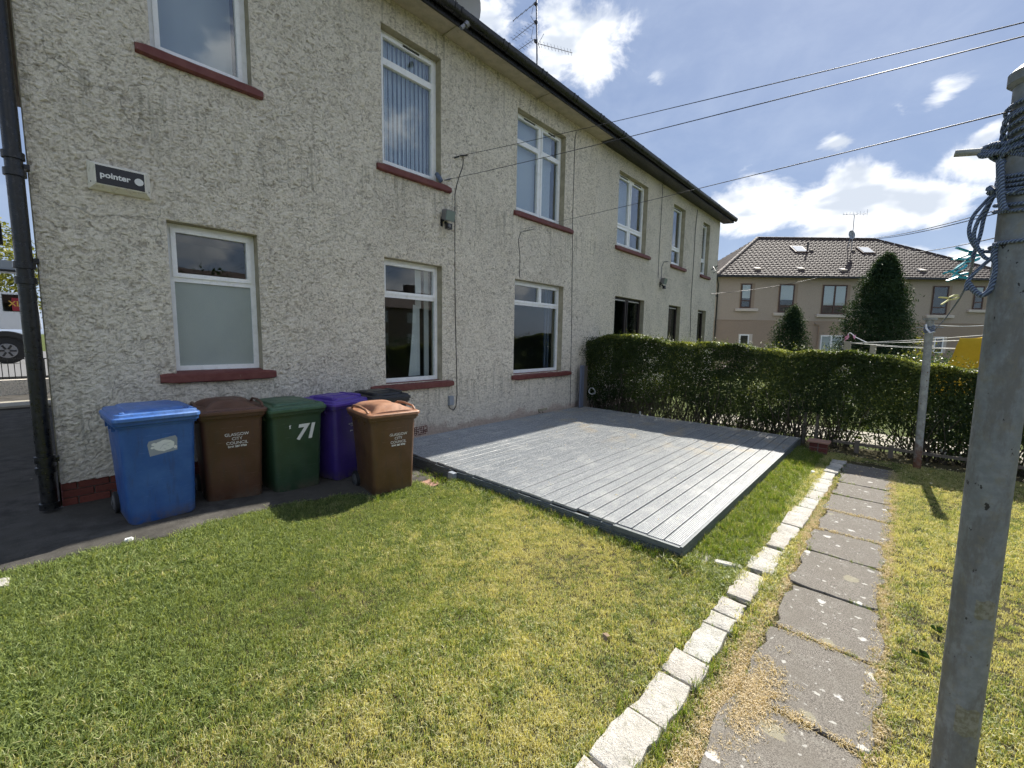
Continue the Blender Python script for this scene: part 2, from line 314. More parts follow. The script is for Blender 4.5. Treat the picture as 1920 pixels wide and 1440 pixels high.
M['brown2'] = plastic('lighter_brown_plastic', (.085, .042, .018), (.12, .062, .030)); M['brown2_lid'] = plastic('orange_brown_lid_plastic', (.25, .115, .06), (.36, .19, .115), .5)  # forward brown bin: lighter body and a more orange lid
M['green'] = plastic('green_plastic', (.022, .052, .027), (.034, .072, .038)); M['green_lid'] = plastic('green_lid_plastic', (.038, .095, .050), (.075, .14, .085))
M['purple'] = plastic('purple_plastic', (.036, .018, .15), (.054, .028, .19)); M['purple_lid'] = plastic('purple_lid_plastic', (.075, .038, .28), (.11, .06, .34))
M['blackp'] = plastic('black_plastic', (.012, .013, .015), (.03, .032, .035))
M['tyre'] = mat('black_rubber', (.012, .012, .012), .75); M['white'] = mat('white_print', (.72, .72, .70), .6)
M['chrome'] = mat('grey_wheel_hub', (.09, .09, .09), .5)
def f_pole(t, b):
    p = t.pos(); n = t.noise(p, 30, 5, .65); n2 = t.noise(t.mapv(p, (1, 1, .35)), 11, 6, .75); n3 = t.noise(p, 5, 4, .6)
    c = t.mix(t.ramp(n, .35, .7), (.16, .178, .19), (.225, .245, .255)); c = t.mix(t.math('MULTIPLY', t.ramp(n2, .46, .60), .7), c, (.12, .115, .105))
    c = t.mix(t.math('MULTIPLY', t.ramp(t.noise(p, 16, 5, .8), .52, .66), .5), c, (.19, .175, .13))
    ch = t.ramp(t.noise(t.mapv(p, (1, 1, .6)), 34, 4, .6), .665, .68); c = t.mix(ch, c, (.018, .018, .018))
    t.set(b.inputs['Base Color'], c); t.set(b.inputs['Roughness'], t.ramp(n2, .3, .7, .38, .7)); bump(t, b, t.math('SUBTRACT', n2, ch), .4, .003)
M['pole'] = mat('grey_painted_steel', rough=.5, fn=f_pole)
def f_rust(t, b):
    p = t.pos(); X = t.xyz(p); n = t.noise(p, 14, 5, .7)
    c = t.mix(t.ramp(n, .4, .6), (.24, .25, .24), (.33, .34, .325)); low = t.ramp(t.math('ADD', X[2], t.math('MULTIPLY', n, 1.3)), 1.08, .55)
    c = t.mix(low, c, (.15, .065, .035)); c = t.mix(t.ramp(t.noise(p, 35, 3, .6), .64, .68), c, (.12, .055, .03)); t.set(b.inputs['Base Color'], c)
M['rustpole'] = mat('rusting_painted_steel', rough=.6, fn=f_rust)
def f_rope(t, b):
    p = t.pos(); wv = t.math('SINE', t.math('MULTIPLY', t.math('ADD', t.xyz(p)[2], t.math('ADD', t.xyz(p)[0], t.xyz(p)[1])), 620.0))
    t.set(b.inputs['Base Color'], t.mix(t.ramp(wv, -.5, .8), (.06, .085, .15), (.20, .26, .37))); bump(t, b, wv, .6, .003)
M['rope'] = mat('blue_twisted_rope', rough=.6, fn=f_rope)
M['rope_w'] = mat('white_cord', (.75, .76, .80), .5)
M['teal'] = mat('turquoise_plastic', (.015, .33, .40), .35); M['lemon'] = mat('lemon_plastic', (.62, .58, .22), .4); M['pinkp'] = mat('pink_plastic', (.60, .25, .40), .4)
M['wire'] = mat('black_cable', (.02, .02, .022), .6); M['line'] = mat('pale_line', (.55, .56, .55), .6)
M['metal'] = mat('grey_aluminium', (.24, .24, .25), .45, metal=.6); M['dish'] = mat('off_white_dish', (.50, .50, .50), .5)
M['gplastic'] = mat('grey_switch_box', (.26, .29, .33), .45)
def f_cream(t, b):
    n = t.noise(t.pos(), 22, 5, .7); X = t.xyz(t.pos()); t.set(b.inputs['Base Color'], t.mix(t.ramp(n, .5, .72), (.78, .75, .65), (.50, .47, .36)))
M['cream'] = mat('aged_cream_plastic', rough=.5, fn=f_cream)
M['signblack'] = mat('sign_black', (.008, .008, .010), .3)
M['lamp_glass'] = mat('floodlight_glass', (.20, .25, .24), .15)
def f_yel(t, b):
    n = t.noise(t.pos(), 18, 4, .6); t.set(b.inputs['Base Color'], t.mix(n, (.60, .36, .015), (.72, .47, .03)))
M['yellow'] = mat('yellow_cloth', rough=.9, fn=f_yel)
def leafmat(name, cols, transl=.35, rough=.5, patch=None, spec=.4):
    m = bpy.data.materials.new(name); m.use_nodes = True; t = NT(m.node_tree); t.n.clear(); o = t.new('ShaderNodeOutputMaterial')
    at = t.new('ShaderNodeAttribute', attribute_name='tint').outputs['Fac']
    c = t.mix(at, cols[0], cols[1])
    if len(cols) > 2: c = t.mix(t.ramp(at, .82, .95), c, cols[2])
    if patch: c = patch(t, c, at)
    d_ = t.new('ShaderNodeBsdfPrincipled'); t.set(d_.inputs['Base Color'], c); d_.inputs['Roughness'].default_value = rough; d_.inputs['Specular IOR Level'].default_value = spec
    tr = t.new('ShaderNodeBsdfTranslucent'); t.set(tr.inputs[0], t.mix(1.0, c, (1.35, 1.25, .55), 'MULTIPLY')); mx = t.new('ShaderNodeMixShader'); mx.inputs[0].default_value = transl
    t.l.new(d_.outputs[0], mx.inputs[1]); t.l.new(tr.outputs[0], mx.inputs[2]); t.l.new(mx.outputs[0], o.inputs[0]); return m
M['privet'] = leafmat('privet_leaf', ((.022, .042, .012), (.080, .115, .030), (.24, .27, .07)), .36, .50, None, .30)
M['ivy'] = leafmat('glossy_leaf', ((.018, .045, .014), (.05, .10, .03)), .25, .35)
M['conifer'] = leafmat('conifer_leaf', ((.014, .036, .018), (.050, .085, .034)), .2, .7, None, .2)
M['treeleaf'] = leafmat('spring_leaf', ((.10, .12, .02), (.22, .22, .04)), .4, .5)
def grass_patch(t, c, at):
    p = t.pos(); X = t.xyz(p); rn = t.rnd()
    pn = t.noise(p, .75, 4, .6); pn2 = t.noise(p, 4.5, 4, .65)
    # the left of the lawn and the edges are greener, the middle is drier
    left = t.ramp(t.math('SUBTRACT', X[1], t.math('MULTIPLY', X[0], .55)), .9, 2.6)
    edge = t.math('MAXIMUM', t.ramp(X[1], 3.4, 4.2), t.math('MULTIPLY', left, .85))
    strip = t.math('MULTIPLY', t.ramp(X[1], .7, .85), t.math('MULTIPLY', t.ramp(X[1], 1.5, 1.2), t.ramp(X[0], 2.6, 3.6)))
    green = t.math('MAXIMUM', edge, t.math('MULTIPLY', strip, .9))
    dry = t.math('ADD', t.math('ADD', t.math('MULTIPLY', pn, .9), t.math('MULTIPLY', pn2, .75)), t.math('MULTIPLY', green, -.40))
    prob = t.ramp(dry, .40, 1.18)
    isdry = t.ramp(t.math('SUBTRACT', prob, rn), -.06, .06)
    straw = t.mix(at, (.50, .46, .23), (.72, .68, .42))
    mossy = t.mix(at, (.18, .23, .06), (.38, .42, .15))
    c = t.mix(t.math('MULTIPLY', t.ramp(pn2, .4, .6), t.math('SUBTRACT', 1.0, green)), c, mossy)
    return t.mix(t.math('MULTIPLY', isdry, .8), c, straw)
M['grass'] = leafmat('lawn_grass', ((.062, .105, .028), (.38, .45, .17)), .45, .45, grass_patch, .35)
M['longgrass'] = leafmat('long_grass', ((.09, .15, .025), (.21, .29, .06), (.42, .38, .16)), .45, .45)
M['straw'] = leafmat('dead_grass', ((.46, .37, .22), (.72, .61, .42)), .25, .7)
M['bark'] = mat('hedge_bark', rough=.9, fn=lambda t, b: t.set(b.inputs['Base Color'], t.mix(t.noise(t.pos(), 30, 4, .6), (.045, .035, .025), (.11, .09, .065))))
M['litter'] = mat('dry_litter', (.20, .14, .085), .9); M['paper'] = mat('white_scrap', (.65, .66, .64), .7)
M['carwhite'] = mat('white_car_paint', (.70, .71, .72), .25); M['carblack'] = mat('black_trim', (.015, .015, .015), .5)
M['redcard'] = mat('red_notice', (.28, .02, .03), .6); M['gold'] = mat('gold_print', (.6, .36, .06), .5)
M['iron'] = mat('black_railing', (.012, .012, .012), .5); M['woodgrey'] = mat('old_fence_wood', rough=.9, fn=lambda t, b: t.set(b.inputs['Base Color'], t.mix(t.noise(t.mapv(t.pos(), (20, 20, 2)), 1, 4, .6), (.10, .085, .065), (.19, .16, .125))))
M['slate'] = mat('blue_grey_paint', rough=.6, fn=lambda t, b: t.set(b.inputs['Base Color'], t.mix(t.noise(t.mapv(t.pos(), (14, 14, 2)), 1, 4, .6), (.10, .12, .17), (.15, .17, .23))))
M['redpaver'] = mat('red_paver', rough=.9, fn=lambda t, b: t.set(b.inputs['Base Color'], t.mix(t.noise(t.pos(), 14, 5, .65), (.27, .14, .10), (.38, .23, .17))))
M['concpost'] = mat('weathered_concrete_post', rough=.9, fn=lambda t, b: t.set(b.inputs['Base Color'], t.mix(t.noise(t.pos(), 20, 4, .6), (.27, .25, .20), (.38, .36, .30))))

# ------------------------------------------------------------------ mesh helpers
class MB:
    def __init__(s): s.v = []; s.f = []; s.m = []
    def add(s, vs, fs, mi=0):
        o = len(s.v); s.v += [tuple(map(float, q)) for q in vs]; s.f += [tuple(i+o for i in f) for f in fs]; s.m += [mi]*len(fs); return s
    def box(s, x0, x1, y0, y1, z0, z1, mi=0):
        vs = [(x, y, z) for x in (x0, x1) for y in (y0, y1) for z in (z0, z1)]
        return s.add(vs, [(0, 1, 3, 2), (4, 6, 7, 5), (0, 4, 5, 1), (2, 3, 7, 6), (0, 2, 6, 4), (1, 5, 7, 3)], mi)
    def cbox(s, x0, x1, y0, y1, z0, z1, c=.01, mi=0):   # chamfered top and sides
        lev = [(z0, 0), (z1-c, 0), (z1, c)]
        rings = []
        for z, i in lev:
            a, b, e, g = x0+i, x1-i, y0+i, y1-i; k = c
            rings.append([(a+k, e, z), (b-k, e, z), (b, e+k, z), (b, g-k, z), (b-k, g, z), (a+k, g, z), (a, g-k, z), (a, e+k, z)])
        return s.loft(rings, True, True, mi)
    def loft(s, rings, cap0=True, cap1=True, mi=0, closed=True):
        n = len(rings[0]); vs = [p for r in rings for p in r]; fs = []
        for i in range(len(rings)-1):
            for j in range(n if closed else n-1):
                k = (j+1) % n; fs.append((i*n+j, i*n+k, (i+1)*n+k, (i+1)*n+j))
        if cap0: fs.append(tuple(range(n))[::-1])
        if cap1: fs.append(tuple((len(rings)-1)*n+j for j in range(n)))
        return s.add(vs, fs, mi)
    def tube(s, pts, r, n=8, mi=0, cap=True):
        P = [Vector(p) for p in pts]; rs = r if isinstance(r, (list, tuple)) else [r]*len(P); rings = []
        up = None
        for i, p in enumerate(P):
            t = (P[min(i+1, len(P)-1)]-P[max(i-1, 0)]).normalized()
            if up is None: up = t.orthogonal().normalized()
            a = (up - t*up.dot(t)).normalized(); b = t.cross(a); up = a
            rings.append([tuple(p+(a*math.cos(2*math.pi*k/n)+b*math.sin(2*math.pi*k/n))*rs[i]) for k in range(n)])
        return s.loft(rings, cap, cap, mi)
    def build(s, name, m, parent=None, smooth=None, loc=None):
        me = bpy.data.meshes.new(name); me.from_pydata(s.v, [], s.f); ms = m if isinstance(m, (list, tuple)) else [m]
        for q in ms: me.materials.append(M[q])
        if len(ms) > 1: me.polygons.foreach_set('material_index', s.m)
        me.update()
        if smooth is not None:
            me.polygons.foreach_set('use_smooth', [True]*len(me.polygons))
            try: me.set_sharp_from_angle(angle=rad(smooth))
            except Exception: pass
        return link(name, me, parent, loc)
def link(name, data, parent=None, loc=None):
    o = bpy.data.objects.new(name, data); S.collection.objects.link(o)
    if parent: o.parent = parent
    if loc is not None: o.location = loc
    return o
def empty(name, loc=(0, 0, 0), rz=0.0):
    o = bpy.data.objects.new(name, None); S.collection.objects.link(o); o.location = loc; o.rotation_euler = (0, 0, rz); o.empty_display_size = .1; return o
def tag(o, label=None, cat=None, group=None, kind=None):
    for k, v in (('label', label), ('category', cat), ('group', group), ('kind', kind)):
        if v: o[k] = v
    return o
def loc(parent, p):   # world point into the frame of an unrotated parent
    return np.array(p)-np.array(parent.location)
def leaves(name, pts, nrm, size, aspect, m, parent=None, tint=None, fold=.25, kind='stuff', spread=.8):
    """many leaf-sized folded diamonds in one mesh"""
    n = len(pts); pts = np.asarray(pts, float); size = np.broadcast_to(size, (n,))[:, None]
    a = nrm + RNG.normal(size=(n, 3))*spread; a /= np.linalg.norm(a, axis=1)[:, None]+1e-9
    r = RNG.normal(size=(n, 3)); b = np.cross(a, r); b /= np.linalg.norm(b, axis=1)[:, None]+1e-9; c = np.cross(a, b)
    v = np.empty((n, 4, 3)); v[:, 0] = pts-b*size*.5; v[:, 1] = pts+c*size*aspect*.5+a*size*fold*.3; v[:, 2] = pts+b*size*.5; v[:, 3] = pts-c*size*aspect*.5+a*size*fold*.3
    me = bpy.data.meshes.new(name); V = v.reshape(-1, 3)
    me.vertices.add(4*n); me.vertices.foreach_set('co', V.ravel()); i = np.arange(n)*4
    f = np.stack([i, i+1, i+2, i+3], 1)
    me.loops.add(4*n); me.loops.foreach_set('vertex_index', f.ravel()); me.polygons.add(n); me.polygons.foreach_set('loop_start', np.arange(n)*4)
    me.update(calc_edges=True); me.validate()
    t = RNG.random(n) if tint is None else np.asarray(tint)
    at = me.attributes.new('tint', 'FLOAT', 'FACE'); at.data.foreach_set('value', t.astype(np.float32))
    me.materials.append(M[m]); o = link(name, me, parent)
    if kind: o['kind'] = kind
    return o

def sm(x, a, b):
    t = min(1, max(0, (x-a)/(b-a))); return t*t*(3-2*t)
def gz(x, y):
    """height of the garden"""
    z = -0.10*sm(x, .5, 2.3)
    if x > 3: z -= .03*sm(y, 2.5, 4.5)*sm(x, 3, 3.3)
    return z
def smv(x, a, b):
    t = np.clip((x-a)/(b-a), 0, 1); return t*t*(3-2*t)
def gzv(x, y): return -0.10*smv(x, .5, 2.3) - .03*smv(y, 2.5, 4.5)*smv(x, 3, 3.3)*(x > 3)

# ================================================================== GROUND
def sheet(name, x0, x1, y0, y1, nx, ny, dz, m, rough=.0, kind='structure', edge=None):
    xs = np.linspace(x0, x1, nx); ys = np.linspace(y0, y1, ny); vs = []; fs = []
    for j, y in enumerate(ys):
        for i, x in enumerate(xs):
            xx, yy = (edge(x, y, i, j, nx, ny) if edge else (x, y)); vs.append((xx, yy, gz(xx, yy)+dz+random.uniform(-rough, rough)))
    for j in range(ny-1):
        for i in range(nx-1): a = j*nx+i; fs.append((a, a+1, a+nx+1, a+nx))
    o = MB().add(vs, fs).build(name, m, smooth=60); tag(o, kind=kind); return o
g = MB().add([(-260, -260, -.30), (260, -260, -.30), (260, 260, -.30), (-260, 260, -.30)], [(0, 1, 2, 3)]).build('ground', 'field'); tag(g, kind='structure')
LAWN_EDGE = [(-6, 4.5), (-.33, 4.51), (-.08, 4.45), (.62, 4.34), (1.22, 4.50), (2.11, 4.49), (2.32, 4.2), (3.0, 4.25), (3.4, 4.3)]
def edge_y(x):
    for (a, b), (c, e) in zip(LAWN_EDGE, LAWN_EDGE[1:]):
        if a <= x <= c: return b+(e-b)*(x-a)/(c-a)
    return 4.3
sheet('lawn_soil', -9, 9.4, -9, 4.65, 60, 44, 0.0, 'soil', .006)
# neighbour ground beyond the hedge, lawn and pale path
nb = MB().add([(9.4, -12, -.12), (40, -12, -.12), (40, 5.75, -.12), (9.4, 5.75, -.12)], [(0, 1, 2, 3)]).build('neighbour_lawn', 'field'); tag(nb, kind='structure')
nb = MB().box(9.9, 11.2, -6, 3.3, -.2, -.10).build('neighbour_path', 'paleconc'); tag(nb, kind='structure')
# concrete strip along the wall with a broken edge
nx = 90; xs = np.linspace(-7, 3.45, nx); vs = []; fs = []
for i, x in enumerate(xs):
    e = edge_y(x)+random.uniform(-.025, .025)
    for y in (e, e+.02, 5.1, 5.8): vs.append((x, y, gz(x, y)+(.008 if y == e else .022)))
for i in range(nx-1):
    for j in range(3): a = i*4+j; fs.append((a, a+4, a+5, a+1))
tag(MB().add(vs, fs).build('concrete_strip', 'conc', smooth=50), kind='structure')
tag(MB().add([(-7, 5.8, .022), (-.02, 5.8, .022), (-.02, 13.6, .022), (-7, 13.6, .022)], [(0, 1, 2, 3)]).box(-7, -.02, 13.6, 13.62, 0, .05).build('side_path', 'conc'), kind='structure')
tag(MB().box(-9, 0.5, 13.62, 14.6, -.1, .09).build('front_path', 'paleconc'), kind='structure')
tag(MB().box(-14, 6, 16.9, 36, -.2, .46).build('road', 'asphalt'), kind='structure')
tag(MB().box(-9, 3, 14.6, 16.4, -.1, .04).build('front_bed', 'conc'), kind='structure')

# ================================================================== MAIN HOUSE
WY = 5.78; WT = 6.43; XR = 18.57
house = empty('flat_block', (0, WY, 0))
tag(house, 'two storey block of flats in grey-cream roughcast with red window sills and black gutter', 'building')
def hp(x, y, z): return (x, y-WY, z)
def rx(u, v): return float(aty(u, v, WY)[0])
# openings: (x0, x1, z0, z1)
OP = dict(u1=(.90, 1.80, 4.50, 5.95), w1=(.93, 1.78, 1.25, 2.86), w2=(3.47, 4.55, .95, 2.86), w3=(6.37, 8.02, .95, 2.86),
          u2=(3.47, 4.53, 4.18, 6.07), u3=(6.37, 7.95, 4.18, 6.06), u4=(10.34, 12.04, 4.18, 6.07), u5=(13.92, rx(1286, 395), 4.18, 6.07), u6=(16.68, rx(1332, 425), 4.18, 6.07),
          w4=(10.38, rx(1208, 570), .75, 2.86), w5=(13.96, rx(1276, 580), .75, 2.86), w6=(16.70, rx(1323.5, 590), .75, 2.86))
RD = .13
NEARX = 9.36
xs = sorted({0, XR, NEARX}|{v for o in OP.values() for v in o[:2]}); zs = sorted({-.3, .25, WT+.25}|{v for o in OP.values() for v in o[2:]})
wb = MB()
def inop(x, z): return any(o[0] < x < o[1] and o[2] < z < o[3] for o in OP.values())
idx = {}
for i in range(len(xs)-1):
    for j in range(len(zs)-1):
        if not inop((xs[i]+xs[i+1])/2, (zs[j]+zs[j+1])/2):
            if xs[i+1] <= NEARX+.001: continue
            wb.add([(xs[i], 0, zs[j]), (xs[i+1], 0, zs[j]), (xs[i+1], 0, zs[j+1]), (xs[i], 0, zs[j+1])], [(0, 1, 2, 3)])
for o in OP.values():
    a, b, c, e = o; y = .30; rb = MB()
    rb.add([(a, 0, c), (a, y, c), (a, y, e), (a, 0, e)], [(0, 3, 2, 1)]).add([(b, 0, c), (b, y, c), (b, y, e), (b, 0, e)], [(0, 1, 2, 3)])
    rb.add([(a, 0, e), (b, 0, e), (b, y, e), (a, y, e)], [(0, 1, 2, 3)]).add([(a, 0, c), (b, 0, c), (b, y, c), (a, y, c)], [(3, 2, 1, 0)])
    rb.build('window_reveal', 'reveal', house)
# side and rear walls
dp = 8.6
wb.add([(0, 0, .25), (0, dp, .25), (0, dp, WT+.2), (0, 0, WT+.2)], [(0, 3, 2, 1)]).add([(XR, 0, -.3), (XR, dp, -.3), (XR, dp, WT+.2), (XR, 0, WT+.2)], [(0, 1, 2, 3)])
wb.add([(0, dp, -.3), (XR, dp, -.3), (XR, dp, WT+.2), (0, dp, WT+.2)], [(3, 2, 1, 0)])
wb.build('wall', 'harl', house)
# near part of the wall: real roughcast relief
def vnoise(x, z, sc, seed):
    g = np.random.default_rng(seed).random((256, 256)); X_, Z_ = x*sc, z*sc; i, j = np.floor(X_).astype(int), np.floor(Z_).astype(int); fx_, fz_ = X_-i, Z_-j
    fx_ = fx_*fx_*(3-2*fx_); fz_ = fz_*fz_*(3-2*fz_); i1, j1 = (i+1) % 256, (j+1) % 256; i %= 256; j %= 256
    return (g[i, j]*(1-fx_)+g[i1, j]*fx_)*(1-fz_)+(g[i, j1]*(1-fx_)+g[i1, j1]*fx_)*fz_
def fine(vals, step):
    out = []
    for a, b in zip(vals, vals[1:]): out += list(np.linspace(a, b, max(2, int(round((b-a)/step)))+1)[:-1])
    return np.array(out+[vals[-1]])
fxs = fine(sorted({v for v in xs if v <= 5.6}|{5.6}), .0088); fxs = np.concatenate([fxs[:-1], fine(sorted({v for v in xs if 5.6 < v <= NEARX}|{5.6, 8.0}), .0125)]); fzs = fine([v for v in zs if v >= -.31], .0095)
GX, GZ = np.meshgrid(fxs, fzs, indexing='ij')
wx_ = GX+.026*(vnoise(GX, GZ, 24, 3)-.5)*2; wz_ = GZ+.018*(vnoise(GX+7, GZ, 28, 4)-.5)*2+.008*(vnoise(GX+3, GZ, 80, 5)-.5)
r1_ = 1-np.abs(2*vnoise(wx_*.66, wz_*1.1, 62, 11)-1); r2_ = vnoise(wx_*.85+5, wz_*1.1, 86, 12); n6_ = vnoise(wx_, wz_, 30, 17); n3_ = vnoise(GX, GZ, 9, 13); n4_ = vnoise(GX, GZ, 1.7, 14)
hh = np.clip(.46*r1_+.50*r2_+.26*n6_-.18, 0, 1)
rel_ = hh.copy(); hh = hh*(.019+.007*n4_)+.006*(n3_-.5)
ed = np.full(GX.shape, 1.0)
for o in OP.values():
    a, b, c, e = o; q_ = np.maximum(np.maximum(a-GX, GX-b), np.maximum(c-GZ, GZ-e)); ed = np.minimum(ed, np.clip(q_/.016, 0, 1))
ed = np.minimum(ed, np.clip((NEARX-GX)/.03, 0, 1))
VY = -hh*ed
nX, nZ = len(fxs), len(fzs); V_ = np.stack([GX+.25*VY, VY, GZ+.55*VY], -1).reshape(-1, 3)
I_, J_ = np.meshgrid(np.arange(nX-1), np.arange(nZ-1), indexing='ij'); cxm = (fxs[I_]+fxs[I_+1])/2; czm = (fzs[J_]+fzs[J_+1])/2; ok = np.ones(cxm.shape, bool)
ok &= ~((czm < .25) & (cxm < 3.36))
for o in OP.values(): ok &= ~((cxm > o[0]) & (cxm < o[1]) & (czm > o[2]) & (czm < o[3]))
A_ = (I_*nZ+J_)[ok]; Fq = np.stack([A_, A_+nZ, A_+nZ+1, A_+1], 1)
me = bpy.data.meshes.new('roughcast_wall'); me.vertices.add(len(V_)); me.vertices.foreach_set('co', V_.ravel()); me.loops.add(Fq.size); me.loops.foreach_set('vertex_index', Fq.ravel()); me.polygons.add(len(Fq)); me.polygons.foreach_set('loop_start', np.arange(len(Fq))*4)
me.update(calc_edges=True); at = me.attributes.new('relief', 'FLOAT', 'POINT'); at.data.foreach_set('value', rel_.ravel().astype(np.float32)); me.materials.append(M['harl_near']); me.polygons.foreach_set('use_smooth', [True]*len(me.polygons))
link('roughcast_wall', me, house)
ib = MB()   # rooms
ib.box(.04, XR-.04, 3.4, 3.45, 0, WT); ib.box(.04, XR-.04, .32, 3.4, .2, .3); ib.box(.04, XR-.04, .32, 3.4, 3.2, 3.6); ib.box(.04, XR-.04, .32, 3.4, 6.3, 6.4)
for x in (2.6, 5.6, 9.3, 13.2, 15.9): ib.box(x, x+.1, .32, 3.4, .3, 6.3)
ib.build('room_lining', 'dark', house)
# bricks of the plinth, three courses at the exposed corner
pl = MB().box(.015, 3.36, .015, .1, -.3, .25).box(.015, .1, .1, dp, -.3, .25).build('plinth', 'mortar', house)
bm = {}
def brick_mesh(w, d_, h):
    k = (round(w, 3), round(d_, 3), round(h, 3))
    if k not in bm:
        o = MB().cbox(0, w, 0, d_, 0, h, .006); me = bpy.data.meshes.new('brick'); me.from_pydata(o.v, [], o.f); me.materials.append(M['brick']); bm[k] = me
    return bm[k]
for c in range(4):
    z = -.055+c*.077
    x = -.004 if c % 2 else -.004
    first = True
    while x < 3.35:
        w_ = .105 if (first and c % 2) else .22; first = False
        link('brick', brick_mesh(w_, .06, .066), house, (x, -.006+random.uniform(-.002, .002), z)); x += w_+.01
    y = .065
    while y < 2.6:
        link('brick', brick_mesh(.06, .215, .066), house, (-.006, y, z)); y += .226
# pale joint line of the render above the bricks
# windows ------------------------------------------------------------
def ring(mb, a, b, c, e, w_, y0, y1, mi=0, bot=None):
    bot = bot or w_
    mb.box(a, a+w_, y0, y1, c, e, mi).box(b-w_, b, y0, y1, c, e, mi).box(a+w_, b-w_, y0, y1, e-w_, e, mi).box(a+w_, b-w_, y0, y1, c, c+bot, mi)
def window(key, panes, fm='upvc', gm='glass', vents=(), bars=(), sash=None, pane_m=None):
    a, b, c, e = OP[key]; y0, y1 = RD, RD+.06
    f = MB(); ring(f, a+.002, b-.002, c+.002, e-.002, .055, y0, y1, bot=.07)
    for bar in bars: f.box(*bar[:2], y0+.003, y1-.003, *bar[2:])
    fo = f.build('window', fm, house)
    k = 0
    for p in panes:
        x0, x1, z0, z1, sa = p[:5]
        if sa:
            s_ = MB(); ring(s_, x0, x1, z0, z1, .045, y0-.014, y1-.01); s_.build('sash', fm, fo)
            x0 += .043; x1 -= .043; z0 += .043; z1 -= .043
        gmat = p[5] if len(p) > 5 and p[5] else gm
        MB().box(x0-.004, x1+.004, y0+.022, y0+.032, z0-.004, z1+.004).build('pane', gmat, fo)
    for v in vents:
        MB().box(v[0], v[1], y0-.024, y0-.012, v[2], v[2]+.022).build('trickle_vent', 'carblack', fo)
    return fo
def sill(x0, x1, z, m='sill', h=.115, proj=.075):
    b = MB(); n = 14; rings = []
    for i in range(n+1):
        x = x0+(x1-x0)*i/n; j = random.uniform(-.004, .004); e = 0 if 0 < i < n else .012
        sgn = 1 if i == 0 else (-1 if i == n else 0)
        rings.append([(x, .12, z+h+.01), (x, -proj+.02+e, z+h-.014+j-e), (x, -proj+e+j, z+h-.03-e), (x, -proj+e+j, z+.012+e), (x, -proj+.014+e, z+j+e), (x, .02, z)])
    b.loft(rings); return b.build('window_sill', m, house, smooth=40)
def fill(key): a, b, c, e = OP[key]; return a+.055, b-.055, c+.07, e-.055
# u1 single light
a, b, c, e = fill('u1'); u1 = window('u1', [(a, b, c, e, True)], gm='glass_up'); sill(.775, 1.90, 4.40)
MB().box(a, b, RD+.35, RD+.36, c-.1, e).build('blind', 'curtain', u1)
# w1 frosted lower
a, b, c, e = fill('w1'); tz = float(aty(390, 528, WY+RD)[2]); w1 = window('w1', [(a-.01, b+.01, tz+.02, e+.01, True, 'glass'), (a, b, c, tz-.03, False, 'frost')], bars=[(a, b, tz-.03, tz+.03)]); sill(.785, 1.91, 1.145)
# w2
a, b, c, e = fill('w2'); tz = float(aty(775, 558, WY+RD)[2]); w2 = window('w2', [(a-.01, b+.01, tz+.02, e+.01, True), (a, b, c, tz-.03, False)], bars=[(a, b, tz-.03, tz+.03)]); sill(3.20, 4.77, .835)
cb = MB(); n = 10
for i in range(n):
    z0 = c+(tz-.1-c)*i/n; z1 = c+(tz-.1-c)*(i+1)/n
    wa = .02+.10*(1-i/n)**1.5; wb_ = .02+.10*(1-(i+1)/n)**1.5
    cb.add([(b-.30-wa, .30, z0), (b-.16, .34, z0), (b-.16, .34, z1), (b-.30-wb_, .30, z1)], [(0, 1, 2, 3)])
cb.box(b-.07, b+.02, .33, .35, c-.1, e); cb.box(b-.26, b-.14, .325, .328, tz-.15, e)
cb.build('curtain', 'curtain', w2)
# w3
a, b, c, e = fill('w3'); tz = float(aty(1010, 573, WY+RD)[2]); xm = float(aty(1011, 560, WY+RD)[0])
w3 = window('w3', [(a-.01, xm+.005, tz+.02, e+.01, True), (xm-.005+.01, b+.01, tz+.02, e+.01, True), (a, b, c, tz-.03, False)], bars=[(a, b, tz-.03, tz+.03), (xm-.02, xm+.02, tz+.03, e)]); sill(6.30, 8.36, .835)
cb = MB()
for i in range(4): cb.box(b-.22+i*.055, b-.19+i*.055, .30+.02*(i % 2), .33+.02*(i % 2), c-.1, e)
cb.build('curtain', 'curtain_blue', w3)
# u2
a, b, c, e = fill('u2'); tz = float(aty(765, 140, WY+RD)[2]); u2 = window('u2', [(a, b, c-.01, tz-.0, True), (a, b, tz, e+.01, True)], gm='glass_up', vents=[(a+.38, b-.28, e-.012)]); sill(3.36, 4.71, 4.06)
def vblind(win, a, b, c, e, y=.30, wd=.085, ang=.4, m='blind'):
    q = MB(); x = a
    while x < b:
        q.add([(x, y, c), (x+wd*math.cos(ang), y+wd*math.sin(ang), c), (x+wd*math.cos(ang), y+wd*math.sin(ang), e), (x, y, e)], [(0, 1, 2, 3)]); x += wd*.92
    return q.build('blind', m, win)
vblind(u2, a-.03, b+.05, c-.05, e+.04, y=.235)
